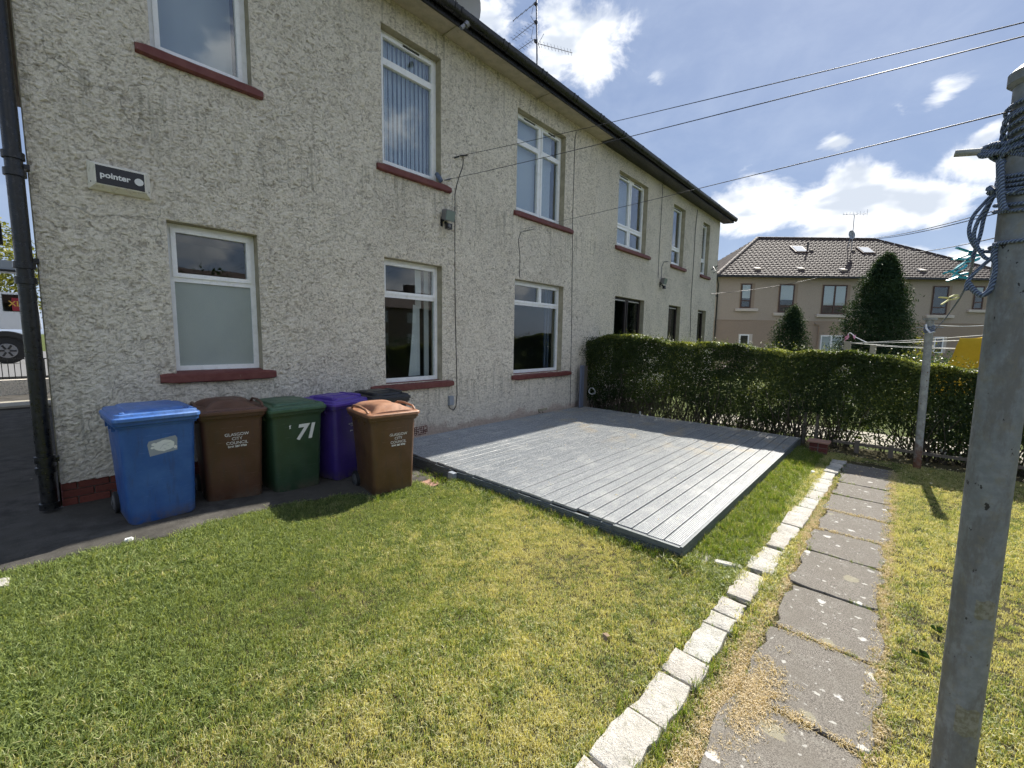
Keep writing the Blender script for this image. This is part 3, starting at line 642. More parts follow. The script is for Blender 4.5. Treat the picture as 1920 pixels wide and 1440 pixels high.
# u3
a, b, c, e = fill('u3'); xm = float(aty(1012, 300, WY+RD)[0]); tz = float(aty(990, 275, WY+RD)[2])
u3 = window('u3', [(a, xm-.03, c-.01, tz, True), (a, xm-.03, tz, e+.01, True), (xm+.03, b, c-.01, tz, True), (xm+.03, b, tz, e+.01, True)], gm='glass_up', bars=[(xm-.04, xm+.04, c, e)], vents=[(a+.25, xm-.2, e-.012), (xm+.25, b-.2, e-.012)]); sill(6.28, 8.27, 4.06)
MB().box(a-.03, xm-.02, .25, .256, c-.05, e-.5).box(xm+.02, b-.16, .25, .256, c-.05, e-.62).build('blind', 'curtain', u3); MB().box(a-.03, b-.12, .262, .266, e-.66, e+.04).build('blind', 'curtain', u3)
def u4_(key, x0, x1, two, tf):
    a, b, c, e = fill(key); tz = c+(e-c)*tf
    ps = []; bars = [(a, b, tz-.03, tz+.03)]; vn = [(a+.12, b-.12, e-.012)]
    if two:
        xm = (a+b)/2; bars.append((xm-.04, xm+.04, c, tz-.03)); bars.append((xm-.041, xm+.041, tz+.03, e)); vn = [(a+.2, xm-.2, e-.012), (xm+.2, b-.2, e-.012)]
        for p, q in ((a, xm-.03), (xm+.03, b)): ps += [(p, q, c, tz-.02, True), (p, q, tz+.02, e, True)]
    else: ps = [(a, b, c, tz-.02, True), (a, b, tz+.02, e, True)]
    o = window(key, ps, gm='glass_up', bars=bars, vents=vn); sill(x0, x1, 4.06)
    MB().box(a, a+(b-a)*(.66 if two else .5), .33, .34, c, e).build('curtain', 'curtain', o); return o
u4_('u4', 10.26, 12.30, True, .28); u4_('u5', 13.88, OP['u5'][1]+.25, False, .28); u4_('u6', 16.62, OP['u6'][1]+.25, False, .28)
def dark_win(key, two):
    a, b, c, e = fill(key); ps = [(a, b, c, e, True)]; bars = []
    if two: xm = (a+b)/2; ps = [(a, xm-.03, c, e, True), (xm+.03, b, c, e, True)]; bars = [(xm-.05, xm+.05, c, e)]
    o = window(key, ps, fm='darkframe', gm='glass_dark', bars=bars, vents=[])
    for p in ps: MB().box(p[0]+.08, p[1]-.08, RD-.02, RD-.006, e-.03, e-.015).build('trickle_vent', 'upvc', o)
dark_win('w4', True); dark_win('w5', False); dark_win('w6', False)
for k_, x1_ in (('w4', .15), ('w5', .15), ('w6', .12)): sill(OP[k_][0]-.08, OP[k_][1]+x1_, OP[k_][2]-.11)
# eaves
GY = -.46; SX = 9.36
MB().add([(-.4, 0.0, WT+.005), (SX, 0.0, WT+.005), (SX, GY+.06, WT-.02), (-.4, GY+.06, WT-.02)], [(0, 1, 2, 3)]).build('soffit', 'soffit', house)
MB().box(-.4, SX, GY+.045, GY+.08, WT-.045, WT+.16).build('fascia_board', 'black', house)
MB().add([(SX, 0.0, WT+.005), (XR+.35, 0.0, WT+.005), (XR+.35, GY+.06, WT-.03), (SX, GY+.06, WT-.03)], [(0, 1, 2, 3)]).box(SX, XR+.35, GY+.05, GY+.08, WT-.03, WT+.16).build('black_soffit', 'black', house)
for x in (1.1, 2.7, 4.55, 6.9): MB().box(x, x+.012, GY+.065, -.002, WT-.026, WT-.004).build('soffit_joint', 'reveal', house)
def gutter(x0, x1, r=.078, zt=WT+.13):
    b = MB(); prof = [(GY-.0-r+r*math.cos(t), zt-r*1.25*math.sin(t)) for t in np.linspace(math.pi, 0, 9)] if False else None
    cy = GY-.005; pr_ = [(cy-r*math.cos(t), zt-r*1.5*math.sin(t)) for t in np.linspace(0, math.pi, 11)]
    pi_ = [(cy-(r-.006)*math.cos(t), zt-(r-.006)*1.5*math.sin(t)) for t in np.linspace(math.pi, 0, 11)]
    P = pr_+pi_; b.loft([[(x, p[0], p[1]) for p in P] for x in np.linspace(x0, x1, 12)]); return b.build('gutter', 'black', house, smooth=50)
gutter(-.45, XR+.38)
for x in np.arange(.3, XR+.3, 1.02):
    b = MB(); cy = GY-.005; r = .086; zt = WT+.135
    rings = [[(xx, cy-q*math.cos(t), zt-q*1.5*math.sin(t)) for t in np.linspace(0, math.pi, 11) for q in (r,)]+[(xx, cy-(r-.012)*math.cos(t), zt-(r-.012)*1.5*math.sin(t)) for t in np.linspace(math.pi, 0, 11)] for xx in (x, x+.035)]
    b.loft(rings); b.build('gutter_bracket', 'black', house, smooth=50)
    if 3 < x < 10:
        for dx_ in (.12,): MB().add([(q[0]+dx_, q[1], q[2]) for q in b.v], b.f).build('gutter_bracket', 'black', house, smooth=50)
# fitting hanging on the gutter
p = aty(869, 48, WY+GY-.07); MB().tube([hp(p[0]-.05, p[1], p[2]-.06), hp(p[0]+.03, p[1]-.02, p[2]+.02)], .03, 10).tube([hp(p[0]+.02, p[1]-.025, p[2]-.0), hp(p[0]+.05, p[1]-.045, p[2]+.04)], .042, 12).build('gutter_stub', 'metal', house, smooth=40)
# roof, hipped
rf = MB(); z0 = WT+.14; pit = math.tan(rad(34)); x0, x1, y0, y1 = -.42, XR+.4, GY+.0, dp+.45; ym = (y0+y1)/2; rh = z0+(ym-y0)*pit; hx = (ym-y0)
rf.add([(x0, y0, z0), (x1, y0, z0), (x1, y1, z0), (x0, y1, z0), (x0+hx, ym, rh), (x1-hx, ym, rh)], [(0, 1, 5, 4), (1, 2, 5), (2, 3, 4, 5), (3, 0, 4), (3, 2, 1, 0)])
rf.build('roof', 'tile', house)
# downpipe on the corner
dpx, dpy = -.085, -.085
b = MB(); b.tube([(dpx, dpy, WT+.05), (dpx, dpy, 4.0), (dpx, dpy, 2.0), (dpx, dpy, .05)], .055, 16)
pipe = b.build('downpipe', 'black', house, smooth=50)
for z in (5.2, 3.16, 3.02, 2.25, 2.12, .52, .42, .08):
    MB().tube([(dpx, dpy, z-.03), (dpx, dpy, z-.028), (dpx, dpy, z+.028), (dpx, dpy, z+.03)], [.058, .070, .070, .058], 16).build('pipe_collar', 'black', pipe, smooth=50)
for z in (3.09, 2.30, .50): MB().box(dpx-.02, dpx+.09, dpy, -.001 if False else dpy+.10, z-.02, z+.02).build('pipe_bracket', 'black', pipe)
MB().tube([(dpx-.14, dpy+.12, 2.42), (dpx-.14, dpy+.12, 2.60)], .03, 10).build('stub_pipe', 'black', pipe)
# air bricks in the foot of the wall
def airbrick(x0, x1, z0, z1, name='air_brick', m='brick'):
    q = MB().box(x0, x1, -.006, .01, z0, z1).build(name, 'mortar', house); nx_ = 7; nz_ = 4
    for i in range(nx_+1):
        xx = x0+(x1-x0)*i/nx_; MB().box(xx-.006, xx+.006, -.012, -.006, z0, z1).build('grille_bar', m, q)
    for j in range(nz_+1):
        zz = z0+(z1-z0)*j/nz_; MB().box(x0-.006, x1+.006, -.0125, -.0055, zz-.005, zz+.005).build('grille_bar', m, q)
p0 = aty(777, 818, WY); p1 = aty(800, 805, WY); airbrick(float(p0[0]), float(p1[0]), .07, .20)
p0 = aty(1008, 771, WY); MB().box(p0[0], p0[0]+.3, -.03, .01, .09, .14).build('vent_cover', 'reveal', house); MB().box(p0[0]+.02, p0[0]+.28, -.012, .01, .04, .088).build('vent_slot', 'darkframe', house)
# cement band on the wall edge
MB().box(-.012, .0, -.0, .05, .26, WT).build('corner_bead', 'reveal', house)

# things fixed to the wall ---------------------------------------------
al = empty('alarm_box', (.59, WY, 3.15)); tag(al, 'cream alarm box with black name plate fixed to the wall above the frosted window', 'alarm box')
q = MB(); hw, hh, dd = .225, .125, .10
rings = [[(-hw, 0, -hh), (hw, 0, -hh), (hw, 0, hh), (-hw, 0, hh)], [(-hw, -.035, -hh), (hw, -.035, -hh), (hw, -.035, hh), (-hw, -.035, hh)], [(-hw+.045, -dd, -hh+.04), (hw-.045, -dd, -hh+.04), (hw-.045, -dd, hh-.03), (-hw+.045, -dd, hh-.03)]]
q.loft(rings).build('housing', 'cream', al)
pt = MB().box(-hw+.052, hw-.052, -dd-.004, -dd+.002, -hh+.048, hh-.038).build('name_plate', 'signblack', al)
def text(body, size, m, parent, loc_, rot=(math.pi/2, 0, 0), align='CENTER', bold=0.0, name='lettering', space=1.0, shear=0.0, ls=1.0):
    cu = bpy.data.curves.new(name, 'FONT'); cu.body = body; cu.size = size; cu.align_x = align; cu.align_y = 'CENTER'; cu.extrude = .0008; cu.offset = bold; cu.space_character = space; cu.shear = shear; cu.space_line = ls
    cu.resolution_u = 4; cu.materials.append(M[m]); tmp = bpy.data.objects.new('tmp', cu); S.collection.objects.link(tmp); bpy.context.view_layer.update()
    me = bpy.data.meshes.new_from_object(tmp.evaluated_get(bpy.context.evaluated_depsgraph_get())); bpy.data.objects.remove(tmp); me.name = name
    o = link(name, me, parent, loc_); o.rotation_euler = rot; return o
text('pointer', .072, 'white', al, (-.040, -dd-.0055, .006), bold=.0022)
MB().tube([(.132, -dd-.0035, .004), (.132, -dd-.0065, .004)], .034, 24).build('white_disc', 'white', al)
for sx in (-1, 1): MB().tube([(sx*(hw-.02), -.045, -hh+.06), (sx*(hw-.02), -.062, -hh+.06)], .008, 8).build('screw', 'iron', al)
def floodlight(px, py, sc, label):
    p = aty(px, py, WY-.12); f = empty('floodlight', (float(p[0]), WY, float(p[2]))); tag(f, label, 'floodlight')
    MB().box(-.02*sc-.07, .02*sc-.07, -.02, 0, -.16*sc, -.02*sc).tube([(-.07, -.02, -.09*sc), (-.07, -.10, -.06*sc)], .013*sc, 8).build('bracket', 'black', f)
    lamp = MB(); lamp.loft([[(-.09*sc, -.03, -.05*sc), (.09*sc, -.03, -.05*sc), (.09*sc, -.06, .08*sc), (-.09*sc, -.06, .08*sc)], [(-.10*sc, -.13, -.09*sc), (.10*sc, -.13, -.09*sc), (.10*sc, -.17, .07*sc), (-.10*sc, -.17, .07*sc)]])
    lo = lamp.build('lamp_housing', 'metal', f)
    MB().loft([[(-.085*sc, -.135, -.078*sc), (.085*sc, -.135, -.078*sc), (.085*sc, -.172, .058*sc), (-.085*sc, -.172, .058*sc)], [(-.085*sc, -.140, -.079*sc), (.085*sc, -.140, -.079*sc), (.085*sc, -.177, .057*sc), (-.085*sc, -.177, .057*sc)]]).build('lamp_glass', 'lamp_glass', lo)
    MB().tube([(-.03, -.06, -.10*sc), (-.02, -.10, -.15*sc)], .022*sc, 10).box(-.055*sc, .035*sc, -.16, -.09, -.21*sc, -.13*sc).build('motion_sensor', 'black', f)
    MB().tube([(-.02, -.155, -.17*sc), (-.02, -.175, -.175*sc)], [.028*sc, .018*sc], 12).build('sensor_lens', 'metal', f)
floodlight(842, 404, 1.05, 'floodlight with motion sensor beside the cable, nearer the alarm box')
floodlight(1246, 527, 1.15, 'floodlight with motion sensor high above the hedge, farther along the wall')
p = aty(843, 750, WY); jb = empty('switch_box', (float(p[0]), WY, float(p[2]))); tag(jb, 'grey plastic switch box at the foot of the hanging black cable', 'switch box')
MB().cbox(-.05, .05, -.06, 0, -.085, .075, .006).build('box_body', 'gplastic', jb, smooth=30)
MB().cbox(-.045, .045, -.068, -.06, -.08, .07, .004).build('box_lid', 'gplastic', jb)
def wire(name, pts, r, label, cat='cable', m='wire', group=None, n=6):
    o = MB().tube([tuple(p) for p in pts], r, n).build(name, m, smooth=60); tag(o, label, cat, group); return o
def wpts(L, off=.02): return [aty(u, v, WY-off) for u, v in L]
wire('wall_cable', wpts([(868, 293), (869, 300), (867, 315), (862, 328), (857, 345), (853, 365), (853, 395), (853, 440), (853, 520), (854, 600), (856, 680), (857, 740), (855, 762), (850, 769), (844, 766), (841, 760)]), .0065, 'black cable running down the wall past the floodlight to the switch box')
wire('wall_cable', wpts([(1081, 247), (1078, 262), (1077, 300), (1074, 400), (1073, 500), (1072, 600), (1070, 700), (1069, 760)]), .006, 'thin cable running down the wall right of the double windows')
wire('wall_cable', wpts([(1243, 345), (1240, 400), (1236, 470), (1234, 522)]), .007, 'thin cable dropping from the eaves to the farther floodlight')
wire('wall_cable', wpts([(1253, 490), (1245, 491), (1241, 500), (1240, 524)]), .007, 'short bent cable beside the farther floodlight')
wire('wall_cable', wpts([(1308, 393), (1304, 430), (1300, 500), (1296, 560), (1294, 632)]), .009, 'thin cable running down the wall between the last two windows')
wire('wall_cable', wpts([(1000, 265+165), (985, 433), (976, 436), (972, 450), (975, 480), (974, 520)]), .005, 'short cable on the wall under the double window sill')
def sag(a, b, s, n=14): a = np.array(a); b = np.array(b); return [a+(b-a)*t/n-np.array([0, 0, s*4*(t/n)*(1-t/n)]) for t in range(n+1)]
# overhead lines
e1 = att(1920, 22, 3.0); s1 = aty(853, 294, WY-.03); e1b = s1+(e1-s1)*1.5
wire('overhead_line', sag(s1, e1b, .05), .0028, 'uppermost overhead line running from the wall across the sky', 'overhead line')
e2 = att(1920, 48, 3.0); s2 = aty(833, 338, WY-.04); e2b = s2+(e2-s2)*1.5
wire('overhead_line', sag(s2, e2b, .05), .0031, 'middle overhead line tied by the corner of the upper window', 'overhead line')
MB().tube([hp(*aty(818, 325, WY+.03)), hp(*aty(828, 340, WY-.03))], .035, 8).build('line_knot', 'rope', house)
for a_, b_ in (((852, 296), (861, 293)), ((863, 292), (876, 291))):
    q = MB().tube([hp(*aty(*a_, WY-.03)), hp(*aty(*b_, WY-.035))], .012, 8).build('line_clamp', 'wire', house)
wire('hook_rope', [aty(834, 338, WY-.03), aty(846, 335, WY-.035), aty(842, 337, WY-.05)], .008, 'frayed end of the line tied at the window sill', 'rope', 'rope')

# roof things -----------------------------------------------------------
dishp = aty(852, 12, WY+.55); ds = empty('satellite_dish', tuple(map(float, dishp))); tag(ds, 'pale round satellite dish above the black gutter', 'satellite dish')
to = Vector((-.55, -.80, -.35)).normalized(); qd = to.to_track_quat('Z', 'Y')
q = MB(); rings = []
for i in range(0, 7):
    r = .46*i/6+.002; rings.append([tuple(qd @ Vector((r*math.cos(t), r*math.sin(t)*1.08, .12*(i/6)**2-.06))) for t in np.linspace(0, 2*math.pi, 33)[:-1]])
q.loft(rings, True, False); do = q.build('reflector', 'dish', ds, smooth=60)
MB().tube([(0, 0, 0), tuple(to*-.12), tuple(to*-.14+Vector((0, 0, -.5)))], .022, 8).build('mast', 'metal', ds)
for sgn in (-1, 1): MB().tube([tuple(qd @ Vector((sgn*.02, .50, .03))), tuple(qd @ Vector((sgn*.02, -.52, .04)))], .010, 6).build('arm', 'black', ds)
# antenna mast
def roofz(y): return WT+.14+(y-(WY+GY))*pit
ap = WY+2.2; am = aty(1006, 0, ap); ab = aty(1007, 133, ap)
an = empty('roof_antenna', (float(am[0]), ap, float(roofz(ap)))); tag(an, 'tall aluminium aerial mast with four comb aerials above the gutter', 'antenna')
def ap_(u, v, off=0.0): return loc(an, aty(u, v, ap+off))
MB().tube([ap_(1007, 133), ap_(1006, 0)], .022, 8).tube([(0, 0, -.05), ap_(1007, 133)], .022, 8).tube([ap_(1006, 2), ap_(1006, -12)], .02, 8).build('mast', 'metal', an)
def yagi(u0, v0, u1_, v1_, n, el, name='aerial', tilt=(0, 0, 1), y0=0, y1=0):
    a = np.array(ap_(u0, v0, y0)); b = np.array(ap_(u1_, v1_, y1)); q = MB().tube([a, b], .009, 6); dd = (b-a)/np.linalg.norm(b-a); t_ = np.array(tilt, float); t_ -= dd*(t_@dd); t_ /= np.linalg.norm(t_)
    for i in range(n): c = a+(b-a)*(i+.6)/n; q.tube([c-t_*el, c+t_*el], .0045, 4)
    return q.build(name, 'metal', an)
yagi(1003, 6, 962, 39, 5, .09, tilt=(.4, .5, .2)); yagi(1003, 42, 961, 75, 8, .10, tilt=(.3, .2, .6)); yagi(1003, 73, 966, 98, 7, .09, tilt=(.3, .2, .6)); yagi(1010, 82, 1073, 99, 10, .085, tilt=(.1, .1, 1))
MB().tube([ap_(1006, 88), ap_(1020, 63)], .007, 5).tube([ap_(1006, 75), ap_(1018, 105)], .007, 5).tube([ap_(1000, 50), ap_(996, 73)], .006, 5).tube([ap_(1001, 5), ap_(997, 26)], .006, 5).tube([ap_(995, 30), ap_(1004, 45)], .006, 5).build('stay', 'metal', an)
for (u, v) in ((1005, 8), (1005, 42), (1005, 78)):
    c = ap_(u, v); MB().box(c[0]-.05, c[0]+.03, c[1]-.03, c[1]+.03, c[2]-.03, c[2]+.03).build('clamp', 'carblack', an)

# ================================================================== BINS
def rrect(w_, d_, r, yo, z, n=4):
    pts = []
    for cx, cy, a0 in ((w_/2-r, -d_/2+r, -90), (w_/2-r, d_/2-r, 0), (-w_/2+r, d_/2-r, 90), (-w_/2+r, -d_/2+r, 180)):
        for k in range(n+1): t = rad(a0+90*k/n); pts.append((cx+r*math.cos(t), cy+yo+r*math.sin(t), z))
    return pts
def bin_(x, y, rz, z, name_m, lid_m, label, style='flat', scl=1.0, lidopen=0.0, wheel_m='tyre'):
    o = empty('wheelie_bin', (x, y, z), rz); tag(o, label, 'wheelie bin', 'wheelie bins standing by the wall')
    W0, D0 = .46*scl, .47*scl
    b = MB(); L = [(0.0, W0-.03, D0-.03, .05), (.02, W0, D0, .055), (.30, W0+.018, D0+.03, .055), (.60, W0+.036, D0+.075, .05), (.80, W0+.05, D0+.105, .048), (.875, W0+.056, D0+.118, .045)]
    rings = [rrect(w_, d_, r, (d_-D0)*.30, zz) for zz, w_, d_, r in L]
    yo = .118*.30
    rings += [rrect(.575*scl, .66*scl, .05, yo+.01, .885), rrect(.578*scl, .665*scl, .05, yo+.01, .935), rrect(.56*scl, .645*scl, .05, yo+.01, .94), rrect(.54*scl, .62*scl, .04, yo+.01, .86)]
    b.loft(rings, True, False)
    body = b.build('body', name_m, o, smooth=35)
    fy = yo+.01-.665*scl/2; bw = W0+.056
    # gussets under the rim
    gs = MB()
    for gx in (-.155, -.05, .06, .165): gs.add([(gx-.008, fy+.045, .885), (gx+.008, fy+.045, .885), (gx+.008, fy+.075, .885), (gx-.008, fy+.075, .885), (gx-.006, fy+.083, .825), (gx+.006, fy+.083, .825)], [(0, 4, 5, 1), (0, 3, 4), (1, 5, 2), (0, 1, 2, 3)])
    for sx in (-1, 1):
        for gy in (-.14, 0.02, .18): gs.box(sx*(bw/2-.01), sx*(bw/2+.022), gy-.007+yo, gy+.007+yo, .82, .885)
    gs.build('rim_ribs', name_m, body)
    # lid
    l = MB(); zz = .942; lw, ld = .585*scl, .68*scl
    R0 = [rrect(lw, ld, .055, yo+.0, zz-.022), rrect(lw+.006, ld+.006, .058, yo, zz-.018), rrect(lw+.006, ld+.006, .058, yo, zz+.006), rrect(lw-.012, ld-.012, .055, yo, zz+.014)]
    if style != 'arch':
        R0 += [rrect(lw-.030, ld-.034, .05, yo, zz+.016), rrect(lw-.040, ld-.05, .045, yo, zz+.036), rrect(lw-.060, ld-.075, .045, yo, zz+.042), rrect(lw-.19, ld-.16, .045, yo+.01, zz+.044), rrect(lw-.21, ld-.18, .04, yo+.01, zz+.060), rrect(lw-.235, ld-.21, .04, yo+.01, zz+.065), rrect(lw-.44, ld-.5, .03, yo+.01, zz+.068)]
        l.loft(R0, True, True)
    else:
        R0 += [rrect(lw-.04, ld-.05, .05, yo, zz+.016)]
        l.loft(R0, True, True)
        # arched hood with scooped sides
        n = 18; m_ = 12; top = []
        for i in range(n+1):
            s_ = i/n; yy = yo-ld/2+.045+(ld-.10)*s_; wfac = .86+.10*math.sin(math.pi*s_)
            if style == 'arch': pr_ = .085*min(1, (s_*3.2+.25))*(1-.25*s_**2); wfac = .97-.33*math.sin(math.pi*min(1, s_*1.05))**1.3
            else: pr_ = .070
            row = []
            for j in range(m_+1):
                t = j/m_*2-1; hh_ = (1-abs(t)**4)*pr_; row.append(((lw/2-.035)*wfac*t, yy, zz+.014+hh_))
            top.append(row)
        vs = [p for r in top for p in r]; fs = [(i*(m_+1)+j, i*(m_+1)+j+1, (i+1)*(m_+1)+j+1, (i+1)*(m_+1)+j) for i in range(n) for j in range(m_)]
        k = len(vs); vs += [(p[0], p[1]-.006, zz+.012) for p in top[0]]; fs += [(k+j, k+j+1, j+1, j) for j in range(m_)]
        k = len(vs); vs += [(p[0], p[1]+.006, zz+.012) for p in top[-1]]; fs += [(n*(m_+1)+j, n*(m_+1)+j+1, k+j+1, k+j) for j in range(m_)]
        l.add(vs, fs)
        for sx in (-1, 1):   # side grips
            l.tube([(sx*(lw/2-.03), yo-ld/2+.10, zz+.015), (sx*(lw/2-.028), yo-ld/2+.16, zz+.052), (sx*(lw/2-.03), yo, zz+.066), (sx*(lw/2-.035), yo+.18, zz+.055), (sx*(lw/2-.04), yo+.25, zz+.015)], .014, 8)
    lid = l.build('lid', lid_m, o, smooth=(16 if style != 'arch' else 28))
    if style == 'lift':
        for sx in (-1, 1): MB().cbox(sx*.19-.035, sx*.19+.035, yo-ld/2+.10, yo+.12, zz+.03, zz+.085, .014).build('lid_grip', lid_m, lid)
        MB().cbox(-.155, .155, yo-.06, yo+.12, zz+.05, zz+.078, .01).build('lid_grip', lid_m, lid)
    if style == 'flat':
        for sx in (-1, 1): MB().cbox(sx*.235-.02, sx*.235+.02, yo-ld/2+.05, yo-ld/2+.11, zz+.03, zz+.056, .008).build('lid_lug', lid_m, lid)
    # handle, hinges
    MB().tube([(-.20*scl, yo+ld/2+.045, zz-.01), (.20*scl, yo+ld/2+.045, zz-.01)], .016, 10).box(-.215, -.19, yo+ld/2-.02, yo+ld/2+.05, zz-.03, zz+.012).box(.19, .215, yo+ld/2-.02, yo+ld/2+.05, zz-.03, zz+.012).build('handle', name_m, body, smooth=40)
    for hx in (-.11, .11): MB().tube([(hx-.03, yo+ld/2+.02, zz+.0), (hx+.03, yo+ld/2+.02, zz+.0)], .02, 10).build('hinge', lid_m, lid)
    for sx in (-1, 1):
        wx = sx*(W0/2+.012); wy = D0/2-.005; r = .10
        tr = MB(); tr.loft([[(wx+q, wy+rr*math.cos(t), r+rr*math.sin(t)) for t in np.linspace(0, 2*math.pi, 25)[:-1]] for q, rr in ((-.022, .088), (-.018, .098), (.018, .098), (.022, .088))]); wo = tr.build('wheel', wheel_m, o, smooth=40)
        hb = MB(); hb.tube([(wx+sx*.021, wy, r), (wx+sx*.028, wy, r)], [.07, .06], 20).tube([(wx+sx*.028, wy, r), (wx+sx*.036, wy, r)], .022, 12)
        hb.build('hub', 'chrome', wo, smooth=40)
    MB().tube([(-W0/2, D0/2-.005, .10), (W0/2, D0/2-.005, .10)], .012, 8).build('axle', 'iron', o)
    def front(zf, xf, off=.0015):     # point on the sloping front
        zs_ = [q[0] for q in L]; k = max(i for i in range(len(L)-1) if L[i][0] <= zf); tt = (zf-L[k][0])/(L[k+1][0]-L[k][0]); dd_ = L[k][2]+(L[k+1][2]-L[k][2])*tt
        return (xf, -dd_/2+(dd_-D0)*.30-off, zf)
    return o, body, front
TILT = math.pi/2+math.atan2(.118*.2, .875)
# blue
ob, bb, fr = bin_(.600, 5.015, rad(3), .022, 'blue', 'blue_lid', 'bright blue wheelie bin with a torn grey label, nearest the house corner', 'flat', 1.04)
st = MB(); st.add([(-.075, 0, -.05), (.07, 0, -.042), (.080, 0, .038), (.072, 0, .058), (-.068, 0, .050), (-.078, 0, .028)], [(0, 1, 2, 3, 4, 5)])
sto = st.build('sticker', 'gplastic', bb, loc=fr(.665, .02)); sto.rotation_euler = (TILT-math.pi/2, rad(-5), 0); sto.scale = (1.35, 1, 1.35)
sb = MB()
def blob(cx, cz, a, b_, n=22, j=.08, yy=-.0018): return [(cx+a*math.cos(t)*(1+random.uniform(-j, j)), yy, cz+b_*math.sin(t)*(1+random.uniform(-j, j))) for t in np.linspace(0, 2*math.pi, n+1)[:-1]]
for bl_ in (blob(.008, .004, .055, .036), blob(-.045, .024, .013, .010, 12), blob(-.055, .004, .010, .008, 10), blob(.062, -.020, .010, .012, 10)): sb.add(bl_, [tuple(range(len(bl_)))])
sb.build('torn_print', 'paper', sto)
sb = MB(); 
for a_, b_ in (((-.02, -.012), (.005, .014)), ((.005, .014), (.03, -.004)), ((.0, -.01), (.012, -.022)), ((.01, .018), (.04, .016))): sb.tube([(a_[0], -.0025, a_[1]), (b_[0], -.0025, b_[1])], .0012, 4)
sb.build('print_scratch', 'gplastic', sto)
COUN = 'GLASGOW\nCITY\nCOUNCIL'
# brown 1
ob, bb, fr = bin_(1.245, 5.22, rad(-5), -.035, 'brown', 'brown_lid', 'dark brown wheelie bin between the blue and the green bins', 'arch', 1.07)
text(COUN, .043, 'white', bb, fr(.655, .03), (TILT, 0, 0), ls=1.02); text('0141 287 9700', .027, 'white', bb, fr(.575, .03), (TILT, 0, 0), bold=.0008)
# green
ob, bb, fr = bin_(1.825, 5.19, rad(4), -.07, 'green', 'green_lid', 'green wheelie bin marked 71 in large white figures', 'flat', 1.09)
text('71', .235, 'white', bb, fr(.66, .075), (TILT, 0, 0), bold=.008, shear=.25, space=.92)
MB().add([(-.012, 0, -.02), (.006, 0, -.014), (-.002, 0, -.002), (.01, 0, .003), (0, 0, .012), (.014, 0, .02), (-.006, 0, .022), (-.014, 0, .01), (-.008, 0, 0)], [(0, 1, 2, 8), (8, 2, 3, 4), (8, 4, 7), (7, 4, 5, 6)]).build('sticker_remnant', 'white', bb, loc=fr(.74, -.09))
# purple
ob, bb, fr = bin_(2.42, 5.20, rad(16), -.075, 'purple', 'purple_lid', 'purple wheelie bin standing between the green and the orange-lidded brown bins', 'lift', .98)
text('GLASGOW CITY\nCOUNCIL', .024, 'white', bb, fr(.665, .045), (TILT, 0, 0)); text('TEL\n0141 287 9700', .022, 'white', bb, fr(.60, .045), (TILT, 0, 0))
# black
ob, bb, fr = bin_(3.02, 5.20, rad(2), -.07, 'blackp', 'blackp', 'black wheelie bin by the wall behind the orange-lidded brown bin', 'lift', 1.04)
# brown 3
ob, bb, fr = bin_(2.61, 4.40, rad(-7), -.115, 'brown2', 'brown2_lid', 'brown wheelie bin with orange-brown lid standing forward on the grass', 'arch', 1.05)
text(COUN, .043, 'white', bb, fr(.655, .05), (TILT, 0, 0), ls=1.02); text('0141 287 9700', .027, 'white', bb, fr(.575, .05), (TILT, 0, 0), bold=.0012)

# ================================================================== DECK
DX0, DX1, DY0, DZ = 3.39, 8.84, 1.19, .04
deck = empty('decking', (DX0, DY0, 0)); tag(deck, 'low raised deck of grey grooved boards against the house wall', 'deck')
nb_ = 31; pitch = (WY-.03-DY0)/nb_; bw = pitch-.0095
def board(length, w_, grooves=8, th=.028):
    P = [(0, -th), (0, -.003), (.003, 0)]; gw = (w_-.012)/grooves
    for i in range(grooves):
        y = .006+gw*i; P += [(y+gw*.12, 0), (y+gw*.28, -.0045), (y+gw*.72, -.0045), (y+gw*.88, 0)]
    P += [(w_-.003, 0), (w_, -.003), (w_, -th)]
    return MB().loft([[(x, p[0], p[1]) for p in P] for x in (0, length)])
bms = []
for k in range(3):
    q = board(DX1-DX0, bw); me = bpy.data.meshes.new('deck_board'); me.from_pydata(q.v, [], q.f); me.materials.append(M['deck']); bms.append(me)
for i in range(nb_):
    o = link('deck_board', bms[i % 3], deck, (random.uniform(-.012, .012)+(.03 if i == 6 else 0), i*pitch+random.uniform(-.001, .001), DZ+random.uniform(-.0015, .0015)+(-.004 if i < 4 else 0))); o.rotation_euler = (0, 0, random.uniform(-.0004, .0004))
def fascia(x0, x1, y0, y1, z0, z1):
    """grooved board standing on edge, along x if thin in y"""
    q = MB(); n = 6; t = min(x1-x0, y1-y0); along_x = (x1-x0) > (y1-y0); P = [(t, z0), (t, z1), (.003, z1), (0, z1-.003)]; gh = (z1-z0-.008)/n
    for i in range(n): z = z1-.004-gh*i; P += [(0, z-gh*.15), (.005, z-gh*.3), (.005, z-gh*.7), (0, z-gh*.85)]
    P += [(0, z0)]
    if along_x: return q.loft([[(x, y0+p[0], p[1]) for p in P] for x in (x0, x1)])
    return q.loft([[(x0+p[0], y, p[1]) for p in P] for y in (y0, y1)])
def dloc(q): q.v = [(v[0]-DX0, v[1]-DY0, v[2]) for v in q.v]; return q
dloc(fascia(DX0-.030, DX0-.004, DY0-.02, 3.98, -.115, .008)).build('edge_board', 'fascia', deck)
dloc(fascia(DX0-.028, DX0-.004, 4.06, WY-.05, -.13, .01)).build('edge_board', 'fascia', deck)
dloc(MB().box(DX0-.033, DX1, DY0-.028, DY0-.003, -.12, DZ-.004)).build('side_board', 'fascia', deck)
dloc(MB().box(DX0-.04, DX0-.004+.0, DY0-.022, DY0+.6, -.02, .026)).build('edge_board', 'fascia', deck)
